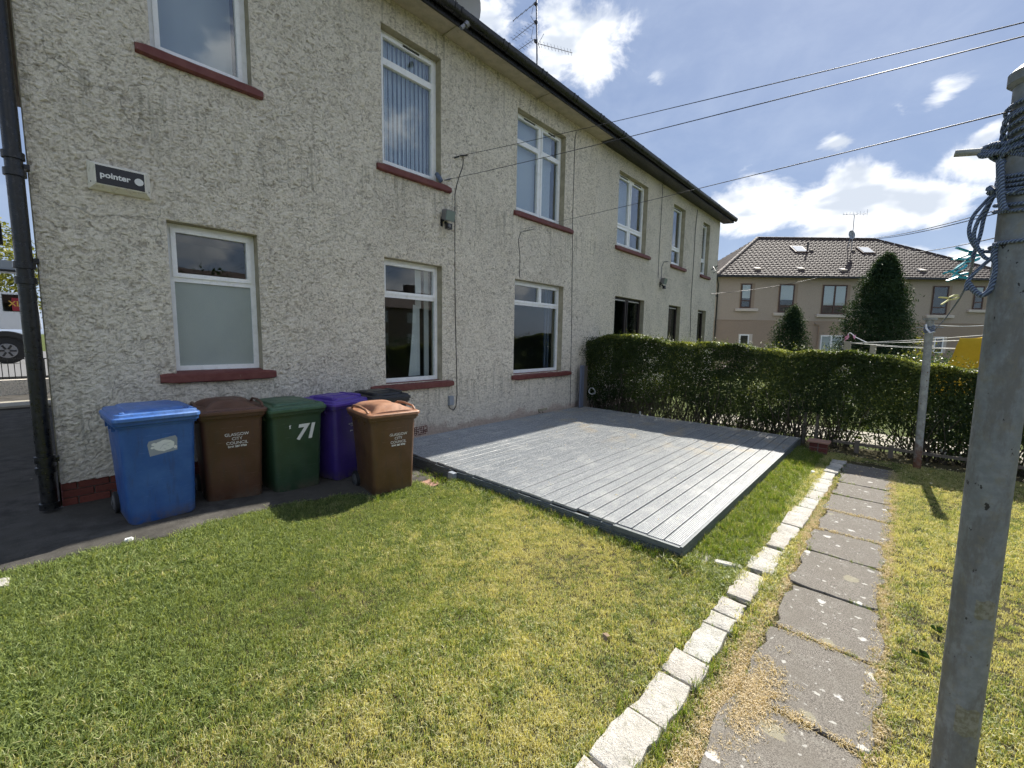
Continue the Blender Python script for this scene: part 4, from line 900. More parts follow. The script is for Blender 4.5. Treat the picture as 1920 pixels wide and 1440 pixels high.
dloc(MB().cbox(DX0-.10, DX0-.034, 3.97, 4.07, -.14, .005, .004)).build('corner_post', 'gplastic', deck)
for x in np.arange(DX0+.1, DX1, .75): dloc(MB().box(x, x+.045, DY0+.02, WY-.05, -.10, DZ-.030)).build('joist', 'woodgrey', deck)
dloc(MB().add([(DX0, DY0, -.095), (DX1, DY0, -.095), (DX1, WY, -.095), (DX0, WY, -.095)], [(0, 1, 2, 3)])).build('ground_cover', 'dark', deck)
sb = MB()
for i in range(nb_):
    for x in np.arange(.13, DX1-DX0, .75):
        for yy in (.03, bw-.03): cx_, cy_ = x+random.uniform(-.008, .008), i*pitch+yy; sb.add([(cx_+.0045*math.cos(t), cy_+.0045*math.sin(t), DZ+.0012) for t in np.linspace(0, 2*math.pi, 7)[:-1]], [(0, 1, 2, 3, 4, 5)])
tag(sb.build('deck_screws', 'iron', deck), kind='stuff')
# debris on the deck
lp = []; ls_ = []
for i in range(420):
    x = random.uniform(DX0+.3, DX1-.1); y = random.uniform(DY0, WY-.1)
    if random.random() > .25+.75*sm(x, 5, 8.3): continue
    lp.append((x, y, DZ+.004))
leaves('leaf_litter', lp, np.tile([0, 0, 1.0], (len(lp), 1)), RNG.uniform(.012, .035, len(lp)), .45, 'straw', spread=.25)
# weathered lump of mortar and pavers by the deck corner
def rock(cx, cy, z, a, b_, h, seed, m='stone', ang=0.0, n=12):
    rr = random.Random(seed); q = MB(); rings = []; jit = [rr.uniform(.82, 1.15) for _ in range(n)]
    for zz, s_ in ((-.05, 1.0), (h*.55, 1.02), (h*.92, .92), (h, .78)):
        rings.append([(math.cos(ang)*a*s_*jit[k]*math.cos(2*math.pi*k/n)-math.sin(ang)*b_*s_*jit[k]*math.sin(2*math.pi*k/n), math.sin(ang)*a*s_*jit[k]*math.cos(2*math.pi*k/n)+math.cos(ang)*b_*s_*jit[k]*math.sin(2*math.pi*k/n), zz+rr.uniform(-.006, .006)) for k in range(n)])
    q.loft(rings); return q
p = atz(1318, 1040, -.08); o = rock(0, 0, 0, .15, .07, .022, 3, ang=.1).build('broken_mortar', 'stone', loc=(p[0], p[1], gz(p[0], p[1]))); tag(o, 'rough lump of broken mortar in the grass at the deck corner', 'rubble')
p = atz(1365, 1058, -.08); q = MB().cbox(-.10, .10, -.035, .035, -.04, .03, .01).build('pale_brick', 'stone', loc=(p[0], p[1], gz(p[0], p[1])), smooth=30); q.rotation_euler = (0, 0, rad(-75)); tag(q, 'long pale stone lying between deck corner and stone edging', 'stone')
for k, (u, v, w_, h_) in enumerate(((800, 905, .22, .30), (818, 925, .2, .24), (785, 885, .2, .2))):
    p = atz(u, v, -.1); q = MB().cbox(-w_/2, w_/2, -h_/2, h_/2, -.04, .006, .006).build('red_paver', 'redpaver', loc=(p[0], p[1], gz(p[0], p[1])+.004*k), smooth=30); q.rotation_euler = (0, 0, rad(8*k))
    tag(q, ('broken red paver between the brown bin and the deck', 'red paver nearest the lawn, before the deck', 'small red paver against the foot of the brown bin')[k], 'paver')

# ================================================================== PATH AND EDGING
path = sheet('path', .2, 8.35, -.08, .50, 30, 5, .006, 'soil', .003); path.name = 'path'
JX = [.10, .85, 1.55, 2.28, 2.985, 3.63, 4.325, 4.895, 5.545, 6.19, 6.79, 7.35, 7.95]
for i in range(len(JX)-1):
    x0, x1 = JX[i]+.006, JX[i+1]-.006
    if i in (2, 4, 8, 9): x1 -= .012
    rr = random.Random(i); n = 7; q = MB(); y0, y1 = -.045+rr.uniform(-.02, .02), .455+rr.uniform(-.02, .02)
    pts = [(x0+.02, y0)]+[(x0+(x1-x0)*k/n, y0+rr.uniform(-.03, .022)) for k in range(1, n)]+[(x1-.02, y0)]+[(x1+rr.uniform(-.006, .006), y0+(y1-y0)*k/n) for k in range(1, n)]+[(x1-.02, y1)]+[(x1-(x1-x0)*k/n, y1+rr.uniform(-.022, .03)) for k in range(1, n)]+[(x0+.02, y1)]+[(x0+rr.uniform(-.006, .006), y1-(y1-y0)*k/n) for k in range(1, n)]
    cx, cy = (x0+x1)/2, (y0+y1)/2; tx, ty = rr.uniform(-.002, .002), rr.uniform(-.005, .005)
    def P(p, s_, z): return (cx+(p[0]-cx)*s_, cy+(p[1]-cy)*s_, gz(p[0], p[1])+z+(p[0]-cx)*tx+(p[1]-cy)*ty)
    q.loft([[P(p, 1, -.03) for p in pts], [P(p, 1, .016) for p in pts], [P(p, .985, .022) for p in pts]]); q.build('slab', 'slab', path)
edg = empty('stone_edging', (1.4, .75, -.1)); tag(edg, 'row of pale granite setts edging the lawn beside the slab path', 'edging')
KX = [.45, .80, 1.08, 1.40, 1.77, 2.12, 2.34, 2.70, 2.87, 3.12, 3.375, 3.62, 3.85, 4.17, 4.49, 4.78, 5.155, 5.43, 5.82, 6.16, 6.50, 6.78, 7.175, 7.50, 7.80, 8.05]
for i in range(len(KX)-1):
    x0, x1 = KX[i]+.006, KX[i+1]-.006; rr = random.Random(100+i)
    if i in (8, 10, 12): x1 -= .045
    yc = .735-.0285*(x0-1.4); hw = .078+rr.uniform(-.006, .012)
    if x0 < 2.0: hw = .088
    y0, y1 = yc-hw+rr.uniform(-.008, .008), yc+hw+rr.uniform(-.008, .008); n = 5
    pts = [(x0+(x1-x0)*k/n+rr.uniform(-.004, .004), y0+rr.uniform(-.010, .010)) for k in range(n+1)]+[(x1+rr.uniform(-.004, .004), y0+(y1-y0)*k/3) for k in (1, 2)]+[(x1-(x1-x0)*k/n+rr.uniform(-.004, .004), y1+rr.uniform(-.012, .010)) for k in range(n+1)]+[(x0+rr.uniform(-.004, .004), y1-(y1-y0)*k/3) for k in (1, 2)]
    cx, cy = (x0+x1)/2, (y0+y1)/2; h = .026+rr.uniform(-.008, .010); tx, ty = rr.uniform(-.03, .03), rr.uniform(-.04, .04)
    def P(p, s_, z, j=0): return (cx+(p[0]-cx)*s_-1.4, cy+(p[1]-cy)*s_-.75, gz(p[0], p[1])+.1+z+(p[0]-cx)*tx+(p[1]-cy)*ty+rr.uniform(-j, j))
    q = MB().loft([[P(p, 1, -.05) for p in pts], [P(p, 1.0, h-.015) for p in pts], [P(p, .97, h-.003) for p in pts], [P(p, .88, h, .002) for p in pts]]); q.build('stone', 'stone', edg, smooth=45)
p = atz(2, 1095, 0); q = MB().cbox(-.12, .12, -.06, .06, -.05, .04, .012).build('edge_stone', 'stone', loc=(p[0]-.08, p[1]-.05, 0), smooth=30); tag(q, 'white edge stone at the left margin where lawn meets concrete', 'stone')

# ================================================================== HEDGE
HX0, HX1 = 8.98, 9.75
def htop(y):
    T_ = [(-9, 1.15), (-3.5, 1.2), (-.8, 1.38), (.24, 1.50), (1.3, 1.57), (2.2, 1.60), (3.2, 1.66), (5.0, 1.80), (5.45, 1.76), (5.8, 1.62)]
    for (a, b), (c, e) in zip(T_, T_[1:]):
        if a <= y <= c: return b+(e-b)*(y-a)/(c-a)
    return 1.6
def wob(x, y, z, k=3.1): return math.sin(k*x+1.3*y)*math.sin(k*.9*y+2*z+.5)*math.sin(k*1.2*z-1.1*x+.7)
hedge = empty('privet_hedge', (HX0, 1.0, -.1)); tag(hedge, 'long clipped privet hedge dividing the gardens, leafy above and bare stems below', 'hedge')
P_ = []; N_ = []; T_ = []; SZ = []
def hadd(n, y0, y1, big):
    for _ in range(n):
        y = random.uniform(y0, y1); top = htop(y)+.035*math.sin(3*y)+.02*math.sin(11*y+1)
        r = random.random(); s_ = random.random()
        low = .30+.10*math.sin(2.1*y)+.08*math.sin(5.3*y+2)
        if r < .42:   # near face
            z = low+(top-low)*(random.random()**.8); x = HX0+abs(random.gauss(0, .07))+.04*math.sin(4*y+3*z); nn = (-1, 0, .25)
        elif r < .66: # top
            x = random.uniform(HX0, HX1); z = top-abs(random.gauss(0, .05)); nn = (-.1, 0, 1)
        elif r < .84: # inside
            x = random.uniform(HX0+.05, HX1-.05); z = random.uniform(low+.1, top-.04); nn = (0, 0, 1)
        elif r < .93: # far face
            z = random.uniform(low, top); x = HX1-abs(random.gauss(0, .07)); nn = (1, 0, .2)
        else:         # thin low leaves
            z = random.uniform(-.02, low+.1) if y < 2.5 else random.uniform(.0, low+.3); x = random.uniform(HX0-.04, HX1); nn = (-.5, 0, .5)
        if wob(x*2, y*2.3, z*2.5) > .45 and random.random() < .75 and z < top-.12: continue
        P_.append((x, y, z)); N_.append(nn); SZ.append(random.uniform(.030, .054)*big)
        T_.append(min(1, max(0, .42+.22*math.sin(3.3*y+2*z)+random.gauss(0, .2)+(.38 if z > top-.10 else 0)-(.2 if z < .6 else 0))))  # leaf tint raised near the top to paint its highlights, lowered near the foot
hadd(150000, -1.6, 5.75, 1.0); hadd(18000, -6.5, -1.6, 1.4)
# shoots sticking out of the top
for _ in range(210):
    y = random.uniform(-1.6, 5.6); x = random.uniform(HX0, HX1); h = random.uniform(.04, .16); lx, ly = random.gauss(0, .03), random.gauss(0, .03)
    for k in range(7): t = k/6; P_.append((x+lx*t+random.gauss(0, .01), y+ly*t+random.gauss(0, .01), htop(y)+h*t)); N_.append((0, 0, 1)); SZ.append(random.uniform(.02, .034)); T_.append(random.uniform(.6, 1))
# bushy end against the wall
for _ in range(2600):
    th = random.uniform(0, 2*math.pi); r = .34*random.random()**.4; P_.append((HX0-.02+r*math.cos(th)*.75, 5.42+random.gauss(0, .16), 1.42+r*math.sin(th))); N_.append((math.cos(th), 0, math.sin(th))); SZ.append(random.uniform(.024, .042)); T_.append(random.uniform(0, .5))
P_ = np.array(P_)-np.array([HX0, 1.0, -.1])
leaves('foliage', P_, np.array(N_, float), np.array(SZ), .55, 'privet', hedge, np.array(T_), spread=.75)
sb = MB()
for _ in range(1150):
    y = random.uniform(-5.5, 5.7); x = random.uniform(HX0+.05, HX1-.1); h = random.uniform(.55, 1.1); r = random.uniform(.005, .013)
    if abs(y-.2) < .35 and random.random() < .8: continue
    pts = [(x, y, -.14)]; a, b = random.gauss(0, .05), random.gauss(0, .07)
    for k in range(1, 5): pts.append((x+a*k+random.gauss(0, .015), y+b*k+random.gauss(0, .02), -.14+h*k/4))
    sb.tube([(p[0]-HX0, p[1]-1, p[2]+.1) for p in pts], [r*(1-.15*k) for k in range(5)], 5, cap=False)
so_ = sb.build('stems', 'bark', hedge); so_['kind'] = 'stuff'
# low rail and posts in the hedge foot, brick pier
fn_ = empty('garden_fence', (8.92, 0.0, -.1)); tag(fn_, 'old low timber fence hidden in the foot of the hedge', 'fence')
def fl(q): q.v = [(v[0]-8.92, v[1], v[2]+.1) for v in q.v]; return q
fl(MB().box(8.93, 8.99, -4.5, .72, .02, .06)).build('rail', 'woodgrey', fn_)
for y in (.40, -.02, -1.1, -2.2, -3.3): fl(MB().box(8.90, 8.98, y-.03, y+.03, -.15, .10)).build('post', 'woodgrey', fn_)
for y in (.98, 1.16): fl(MB().box(9.10, 9.14, y-.022, y+.022, -.15, .80)).build('post', 'woodgrey', fn_)
pier = empty('brick_pier', (8.42, .86, -.1)); tag(pier, 'low red brick pier with a pale cap between deck and hedge', 'pier')
for c in range(3):
    for k in range(2):
        for j in range(1):
            off = -.12+.122*k; link('brick', brick_mesh(.20, .112, .062), pier, (-.10, off, -.03+c*.072))
MB().box(-.095, .095, -.115, .115, -.05, .17).build('pier_core', 'mortar', pier)
MB().cbox(-.125, .125, -.15, .15, .185, .215, .01).build('cap', 'redpaver', pier)
# leaning board and ring
bd = empty('leaning_board', (8.70, 5.60, .045)); tag(bd, 'blue-grey painted board standing upright between wall and hedge', 'board')
MB().cbox(-.16, .02, -.02, .02, 0, 1.02, .02).build('board', 'slate', bd); MB().box(-.135, -.115, -.026, -.0195, .02, .98).build('batten', 'slate', bd); MB().cbox(.045, .24, .03, .07, 0, 1.0, .02).build('rear_board', 'woodgrey', bd)
c = atx(1110, 733, 8.85); rg = MB(); rg.tube([tuple(c+np.array([.02*math.sin(t*2), .085*math.cos(t), .075*math.sin(t)])) for t in np.linspace(0, 2*math.pi, 25)], .011, 6); tag(rg.build('hose_loop', 'line', smooth=60), 'small pale loop of hose hanging at the wall end of the hedge', 'hose')

# ================================================================== POLES, ROPES, PEGS
A0 = np.array([1.94, -.249, -.1]); A1 = np.array([1.844, -.217, 2.2]); ax = (A1-A0)/2.3
def pz(z): return A0+ax*(z+.1)
cp = empty('clothes_pole', tuple(A0)); tag(cp, 'thick grey painted steel clothes pole in the foreground wound with blue rope', 'pole')
MB().tube([pz(z)-A0 for z in (-.25, .5, 1.0, 1.5, 2.0, 2.42)], .05, 40).build('post', 'pole', cp, smooth=60)
MB().tube([pz(2.40)-A0, pz(2.41)-A0, pz(2.435)-A0, pz(2.45)-A0], [.052, .062, .062, .045], 40).build('cap', 'pole', cp, smooth=40)
# cleat bar through the pole
cl = att(1790, 288, math.hypot(1.86, .2)-.02); c2 = pz(2.235); dirv = (cl-c2); 
MB().tube([c2-A0, cl-A0], .0095, 12).build('cleat', 'rustpole', cp)
# old tape
def band(z0, z1, a0, a1, m, name, r=.0508):
    q = MB(); rows = []
    for z in (z0, z1):
        c = pz(z)-A0; rows.append([(c[0]+r*math.cos(t), c[1]+r*math.sin(t), c[2]+.004*math.sin(9*t)) for t in np.linspace(a0, a1, 14)])
    q.loft(rows, False, False, closed=False); return q.build(name, m, cp)
toc = math.atan2(-A0[1], -A0[0])     # angle towards the camera
M['tape'] = mat('old_brown_tape', rough=.45, fn=lambda t, b: t.set(b.inputs['Base Color'], t.mix(t.ramp(t.noise(t.pos(), 60, 4, .7), .4, .62), (.15, .145, .10), (.24, .24, .20))))
va = float(att(1840, 1135, 1.9)[2]); band(va-.03, va+.03, toc+.10, toc+1.05, 'tape', 'old_tape')
va = float(att(1800, 1345, 1.9)[2]); band(va-.045, va+.05, toc-.15, toc+1.0, 'tape', 'old_tape')
# rope
rope = empty('washing_line_rope', tuple(pz(2.2))); tag(rope, 'blue twisted rope wound round the pole top and hanging in loops with pegs', 'rope')
RO = pz(2.2)
def rtube(name, pts, r=.0049, m='rope'): return MB().tube([tuple(np.array(p)-RO) for p in pts], r, 7).build(name, m, rope, smooth=60)
def coil(z0, z1, turns, tilt=.0, r=.058, ph=0.0, n=28):
    out = []
    for i in range(int(turns*n)+1):
        t = i/n; z = z0+(z1-z0)*t/turns; a = 2*math.pi*t+ph; c = pz(z); out.append(c+np.array([r*math.cos(a), r*math.sin(a), tilt*math.cos(a-toc)])); 
    return out
rtube('rope_coil', coil(2.345, 2.30, 2, .015)); rtube('rope_coil', coil(2.30, 2.19, 5, .03, .060, 1.0)); rtube('rope_coil', coil(2.175, 2.115, 5, -.012, .058)); rtube('rope_coil', coil(2.10, 2.075, 1.5, -.012, .057, .4)); rtube('rope_coil', coil(1.985, 1.98, 1.05, .0, .057, 2))
# wraps over the cleat
side = (cl-c2)/np.linalg.norm(cl-c2); L_ = np.linalg.norm(cl-c2)
back = np.array([-side[1], side[0], 0]); back /= np.linalg.norm(back)
for k in range(9):
    rr_ = random.Random(k); tip = c2+side*(L_*(.50+.045*rr_.random()*4)); dz_ = .012*(k-4)/2
    p0 = c2+np.array([0, 0, .05-.012*k])+back*.055; p3 = c2+np.array([0, 0, -.05+.011*k])-back*.055
    pts = []
    for t in np.linspace(0, 1, 15):
        w_ = math.sin(math.pi*t); base = p0*(1-t)+p3*t; pts.append(base*(1-w_**.8)+(tip+np.array([0, 0, .022*math.cos(math.pi*t)*(1 if k % 2 else -1)])+back*.02*math.cos(math.pi*t))*w_**.8+np.array([0, 0, dz_*.4]))
    rtube('rope_wrap', pts, .0058)
# hanging loops
def hp2(L, t=1.86): return [att(u, v, t) for u, v in L]
def smooth(P, n=5):
    P = [np.array(p) for p in P]; out = []
    for i in range(len(P)-1):
        a, b, c, e = P[max(i-1, 0)], P[i], P[i+1], P[min(i+2, len(P)-1)]
        for k in range(n): t = k/n; out.append(.5*((2*b)+(c-a)*t+(2*a-5*b+4*c-e)*t*t+(-a+3*b-3*c+e)*t**3))
    return out+[P[-1]]
rtube('rope_loop', smooth(hp2([(1883, 295), (1880, 320), (1870, 340), (1866, 358), (1848, 378), (1825, 405), (1817, 432), (1823, 455), (1838, 470), (1868, 472)])))
rtube('rope_loop', smooth(hp2([(1882, 330), (1872, 352), (1855, 380), (1835, 412), (1826, 440), (1832, 462), (1848, 484), (1868, 484)], 1.85)))
rtube('rope_loop', smooth(hp2([(1880, 340), (1862, 370), (1846, 405), (1838, 440), (1828, 470), (1824, 485)], 1.87)))
rtube('rope_loop', smooth(hp2([(1866, 358), (1880, 362), (1900, 360), (1915, 352)], 1.80)))
rtube('rope_loop', smooth(hp2([(1866, 460), (1862, 480), (1840, 500), (1820, 520), (1812, 535), (1813, 545)], 1.84)))
rtube('rope_loop', smooth(hp2([(1868, 455), (1864, 480), (1868, 500), (1864, 520), (1856, 543), (1842, 553), (1828, 546), (1815, 530)], 1.84)), .0075)
rtube('rope_loop', smooth(hp2([(1875, 300), (1876, 340), (1878, 375), (1884, 395)], 1.80)), .0085)
for (u, v) in ((1884, 305), (1880, 325), (1858, 357), (1878, 345)): rtube('rope_knot', [att(u-3, v-4, 1.85), att(u+3, v, 1.84), att(u-2, v+5, 1.85)], .009)
# line from the rope to the second pole
P2 = np.array([8.42, -.32, -.1]); P2t = att(1744, 600, float(np.hypot(8.42, .32)))
lend = att(1752, 622, float(np.hypot(8.42, .32))-.03)
def lp_(u, v, t): return att(u, v, t)
LN = [lp_(1826, 478, 1.86), lp_(1822, 500, 2.0), lp_(1814, 530, 2.3), lp_(1800, 558, 2.9), lp_(1785, 580, 3.8), lp_(1770, 600, 5.2), lp_(1757, 614, 6.8), lend]
rtube('line', smooth(LN), .0038)
def peg(u, v, t, ang, m, label):
    c = att(u, v, t); o = empty('clothes_peg', tuple(map(float, c))); tag(o, label, 'peg', 'pegs clipped to the blue line')
    s_ = t/1.95
    for sg in (1, -1):
        q = MB(); h = .004
        prof = [(-.050, .015), (-.048, .019), (-.010, .0065), (.018, .012), (.030, .010), (.036, .004), (.030, .0015), (.016, .004), (.006, .0015), (-.012, .002)]
        q.loft([[(x, yy, zz*sg) for x, zz in prof] for yy in (-h, h)]); w_ = q.build('peg_half', m, o)
    MB().tube([(0.0, -.0055, .0), (0.0, .0055, .0)], .0042, 8).build('spring', 'metal', o)
    X_ = Vector(tuple(ray(u+50*math.cos(ang), v-50*math.sin(ang))-ray(u, v))).normalized(); Y_ = Vector(tuple(-ray(u, v))).normalized(); Y_ = (Y_-X_*Y_.dot(X_)).normalized(); Z_ = X_.cross(Y_)
    mw = Matrix((X_, Y_, Z_)).transposed().to_4x4(); o.rotation_euler = mw.to_euler(); o.scale = (s_*1.35,)*3 if False else (1.0, 1.0, 1.0)
    return o
peg(1822, 474, 1.90, .05, 'teal', 'turquoise peg, topmost on the blue line'); peg(1816, 487, 2.02, .28, 'teal', 'turquoise peg, second from the top on the line'); peg(1803, 517, 2.24, .02, 'teal', 'turquoise peg just above the lemon one')
peg(1796, 505, 2.35, .6, 'teal', 'turquoise peg hanging askew behind the others'); peg(1783, 559, 2.75, .25, 'lemon', 'pale lemon peg, lowest on the line')
# overhead clothes line from wall to pole
s3 = aty(975, 430, WY-.03); wire('overhead_line', sag(s3, pz(2.325)+np.array([-.055, .02, 0]), .02), .0020, 'lowest overhead line running from the wall to the foreground pole', 'overhead line')
# second pole
p2 = empty('clothes_pole', tuple(P2)); tag(p2, 'slim grey clothes pole with rusty foot in front of the hedge', 'pole')
dt = P2t-P2; MB().tube([(0, 0, -.1), tuple(dt*.5), tuple(dt)], .045, 20).build('post', 'rustpole', p2, smooth=60)
MB().tube([tuple(dt), tuple(dt*1.012)], .075, 16).build('cap', 'rustpole', p2); MB().tube([tuple(dt*.95-np.array([.0, .14, 0])), tuple(dt*.95+np.array([0, .14, 0]))], .008, 6).build('cleat', 'rustpole', p2)
MB().tube([tuple(dt*z+.06*np.array([math.cos(z*900), math.sin(z*900), 0])) for z in np.linspace(.915, .965, 26)], .009, 5).build('rope_wrap', 'rope', p2)
MB().tube([tuple(lend-P2), tuple(att(1744, 624, 8.3)-P2), tuple(att(1737, 616, 8.35)-P2), tuple(att(1736, 608, 8.36)-P2)], .012, 6).build('rope_end', 'rope_w', p2)
# neighbour's drying lines
def post_at(u, v, t, h, r, m, label):
    p = att(u, v, t); o = empty('drying_post', (float(p[0]), float(p[1]), -.12)); tag(o, label, 'post', 'drying posts beyond the hedge'); MB().cbox(-r, r, -r, r, 0, float(p[2])+.12, .01).build('post', m, o); MB().box(-.02, .02, -.16, .16, float(p[2])+.04, float(p[2])+.06).build('cross_bar', 'iron', o); return p
pa = post_at(1590, 640, 13.0, 0, .065, 'concpost', 'pale drying post beyond the hedge with pink pegs on its cord')
pb = post_at(1638, 645, 13.6, 0, .06, 'concpost', 'shorter drying post beyond the hedge, right of the pegged one')
def dl(u0, v0, t0, u1_, v1_, t1, label, m='line', r=.006): wire('drying_line', sag(att(u0, v0, t0), att(u1_, v1_, t1), .02), r, label, 'washing line', m, 'thin washing lines beyond the hedge')
dl(1592, 643, 13, 1850, 628, 11, 'thin pale washing lines strung beyond the hedge'); dl(1592, 643, 13, 1850, 636, 11.2, 'thin pale washing lines strung beyond the hedge'); dl(1592, 643, 13, 1850, 655, 11.4, 'thin pale washing lines strung beyond the hedge'); dl(1640, 648, 13.6, 1850, 655, 11.5, 'thin pale washing lines strung beyond the hedge'); dl(1745, 609, 9, 1850, 610, 11, 'thin pale washing lines strung beyond the hedge')
tag(MB().tube(smooth([att(1589, 636, 13), att(1593, 624, 13), att(1606, 633, 12.9), att(1625, 642, 12.8)]), .009, 5).build('cord', 'rope_w'), 'loose white cord looped over the pegged drying post', 'cord')
for k, (u, v) in enumerate(((1586, 635), (1589, 630), (1602, 631))):
    c = att(u, v, 12.9); q = MB().add([(-.05, 0, .05), (0, -.012, .0), (-.05, 0, -.05), (.06, 0, .012), (.06, 0, -.012), (0, .012, 0)], [(0, 1, 3), (2, 4, 1), (0, 3, 5), (2, 5, 4), (1, 4, 3), (3, 4, 5)]).build('clothes_peg', 'pinkp', loc=tuple(map(float, c))); q.rotation_euler = (0, rad(40*k), rad(-40)); tag(q, ('lower of two pink pegs on top of the drying post', 'upper of two pink pegs on top of the drying post', 'pink peg on the cord right of the drying post')[k], 'peg', 'pink pegs by the drying post')
# yellow sheet on the line
c0 = att(1805, 634, 11.2); c1 = att(1900, 628, 11.0); q = MB(); n = 16; rows = []
for k in range(9):
    z = -k*.13; row = []
    for i in range(n+1):
        t = i/n; t0 = -.085*k; p = c0+(c1-c0)*(t0+(1.2-t0)*t); row.append((p[0]+.035*math.sin(t*17+k*.5)*(k/8), p[1]+.03*math.cos(t*13+k), p[2]+z-.01*math.sin(t*9)))
    rows.append(row)
q.loft(rows, False, False, closed=False); yo_ = q.build('yellow_sheet', 'yellow', smooth=60); tag(yo_, 'yellow cloth hung on the washing line beyond the hedge', 'sheet')
sd = yo_.modifiers.new('thickness', 'SOLIDIFY'); sd.thickness = .006

# ================================================================== FAR HOUSE
EZ = 5.75
fa = atz(1350, 517.5, EZ); fbb = atz(1870, 524.5, EZ); fx = (fbb-fa); fl_ = float(np.linalg.norm(fx)); fx /= fl_; fy = np.array([-fx[1], fx[0], 0.0])
if fy@np.array([1, 1, 0]) < 0: fy = -fy       # into the building
fh = empty('far_flat_block', (float(fa[0]), float(fa[1]), 0), math.atan2(fx[1], fx[0])); tag(fh, 'pink-beige two storey house with brown hipped tile roof beyond the hedge', 'building')
def fp(u, v, off=0.0):    # pixel to facade coordinates (along, depth, z)
    r = ray(u, v); n_ = fy; t = ((fa-CP)@n_+off)/(r@n_); p = CP+r*t; return np.array([(p-fa)@fx, off, p[2]])
fl_ += 1.3; FD = 8.0; eo = .35
bz = float(fp(1500, 601.5)[2])
MB().box(0, fl_, 0, FD, bz, EZ).build('upper_wall', 'far_up', fh); MB().box(.002, fl_-.002, .002, FD, -.3, bz-.04).build('lower_wall', 'far_lo', fh)
MB().box(-.015, fl_+.015, -.02, .1, bz-.04, bz).build('string_course', 'far_lo', fh)
r0 = fp(1420, 447.5, FD/2); r1 = fp(1640, 449.5, FD/2); RZ = float((r0[2]+r1[2])/2); ra, rb_ = float(r0[0]), float(r1[0])
e0 = (-eo, -eo, EZ); e1_ = (fl_+eo, -eo, EZ); e2_ = (fl_+eo, FD+eo, EZ); e3_ = (-eo, FD+eo, EZ); R0_ = (ra, FD/2, RZ); R1_ = (rb_, FD/2, RZ)
roof = MB().add([e0, e1_, e2_, e3_, R0_, R1_], [(1, 2, 5), (2, 3, 4, 5), (3, 2, 1, 0), (0, 1, 5, 4), (3, 0, 4)]).build('roof', 'tile', fh)
# tile courses on the front and left slopes: each course a row of raised roll tiles
def tile_slope(A, B, C_, D__, ncol, nrow):
    """A,B eave ends, D,C ridge ends"""
    A, B, C_, D__ = map(np.array, (A, B, C_, D__)); q = MB(); n = np.cross(B-A, D__-A); n = n/np.linalg.norm(n); n = n if n[2] > 0 else -n
    for r in range(nrow):
        t0, t1 = r/nrow, (r+1)/nrow; L0 = A+(D__-A)*t0; L1 = A+(D__-A)*t1; Q0 = B+(C_-B)*t0; Q1 = B+(C_-B)*t1
        # columns fixed across the full eave
        for c in range(ncol):
            c0 = A+(B-A)*c/ncol; c1 = A+(B-A)*(c+1)/ncol; up0 = (D__-A)@((B-A)/np.linalg.norm(B-A)); 
            dirr = (B-A)/np.linalg.norm(B-A); s0 = np.linalg.norm(B-A)*c/ncol; s1 = np.linalg.norm(B-A)*(c+1)/ncol
            la0 = (L0-A)@dirr; lb0 = (Q0-A)@dirr
            if s1 < la0 or s0 > lb0: continue
            s0_, s1_ = max(s0, la0), min(s1, lb0); w_ = s1_-s0_
            b0 = L0+dirr*(s0_-la0); up = (D__-A)-dirr*((D__-A)@dirr); up = up/nrow
            P = [b0+n*.045, b0+dirr*w_*.25+n*.075, b0+dirr*w_*.55+n*.035, b0+dirr*w_+n*.045]
            v = [p for p in P]+[p+up*1.0-n*.035 for p in P]+[p-n*.04 for p in P]
            q.add(v, [(0, 1, 5, 4), (1, 2, 6, 5), (2, 3, 7, 6), (8, 9, 1, 0), (9, 10, 2, 1), (10, 11, 3, 2)])
    return q
ts = tile_slope(e0, e1_, R1_, R0_, 62, 22).build('roof_tiles', 'tile', fh); ts['kind'] = 'stuff'
ts = tile_slope(e3_, e0, R0_, R0_, 26, 22).build('roof_tiles', 'tile', fh); ts['kind'] = 'stuff'
def capline(a, b, n, r=.10):
    a, b = np.array(a), np.array(b)
    for i in range(n):
        p, q = a+(b-a)*i/n, a+(b-a)*(i+.97)/n; MB().tube([p+np.array([0, 0, .05]), q+np.array([0, 0, .05])], [r*1.05, r*.95], 8).build('ridge_tile', 'ridge' if n > 14 else 'tile', fh, smooth=50)
capline(e0, R0_, 16); capline(R0_, R1_, 13, .09); capline(R1_, e1_, 14, .07)
MB().box(-eo-.05, fl_+eo+.05, -eo-.09, -eo+.02, EZ-.10, EZ+.03).box(-eo-.09, -eo+.02, -eo, FD+eo, EZ-.10, EZ+.03).build('gutter', 'black', fh)
MB().box(-eo, fl_+eo, -eo+.02, 0, EZ-.06, EZ-.02).box(-eo+.02, 0, 0, FD, EZ-.06, EZ-.02).build('soffit', 'black', fh)
q = MB().tube([(-eo+.02, -eo+.02, EZ-.05), (-.12, -.10, EZ-.55), (-.12, -.10, 0)], .05, 8).box(-.35, -.1, -.14, -.08, EZ-1.28, EZ-1.2).build('downpipe', 'black', fh, smooth=50)
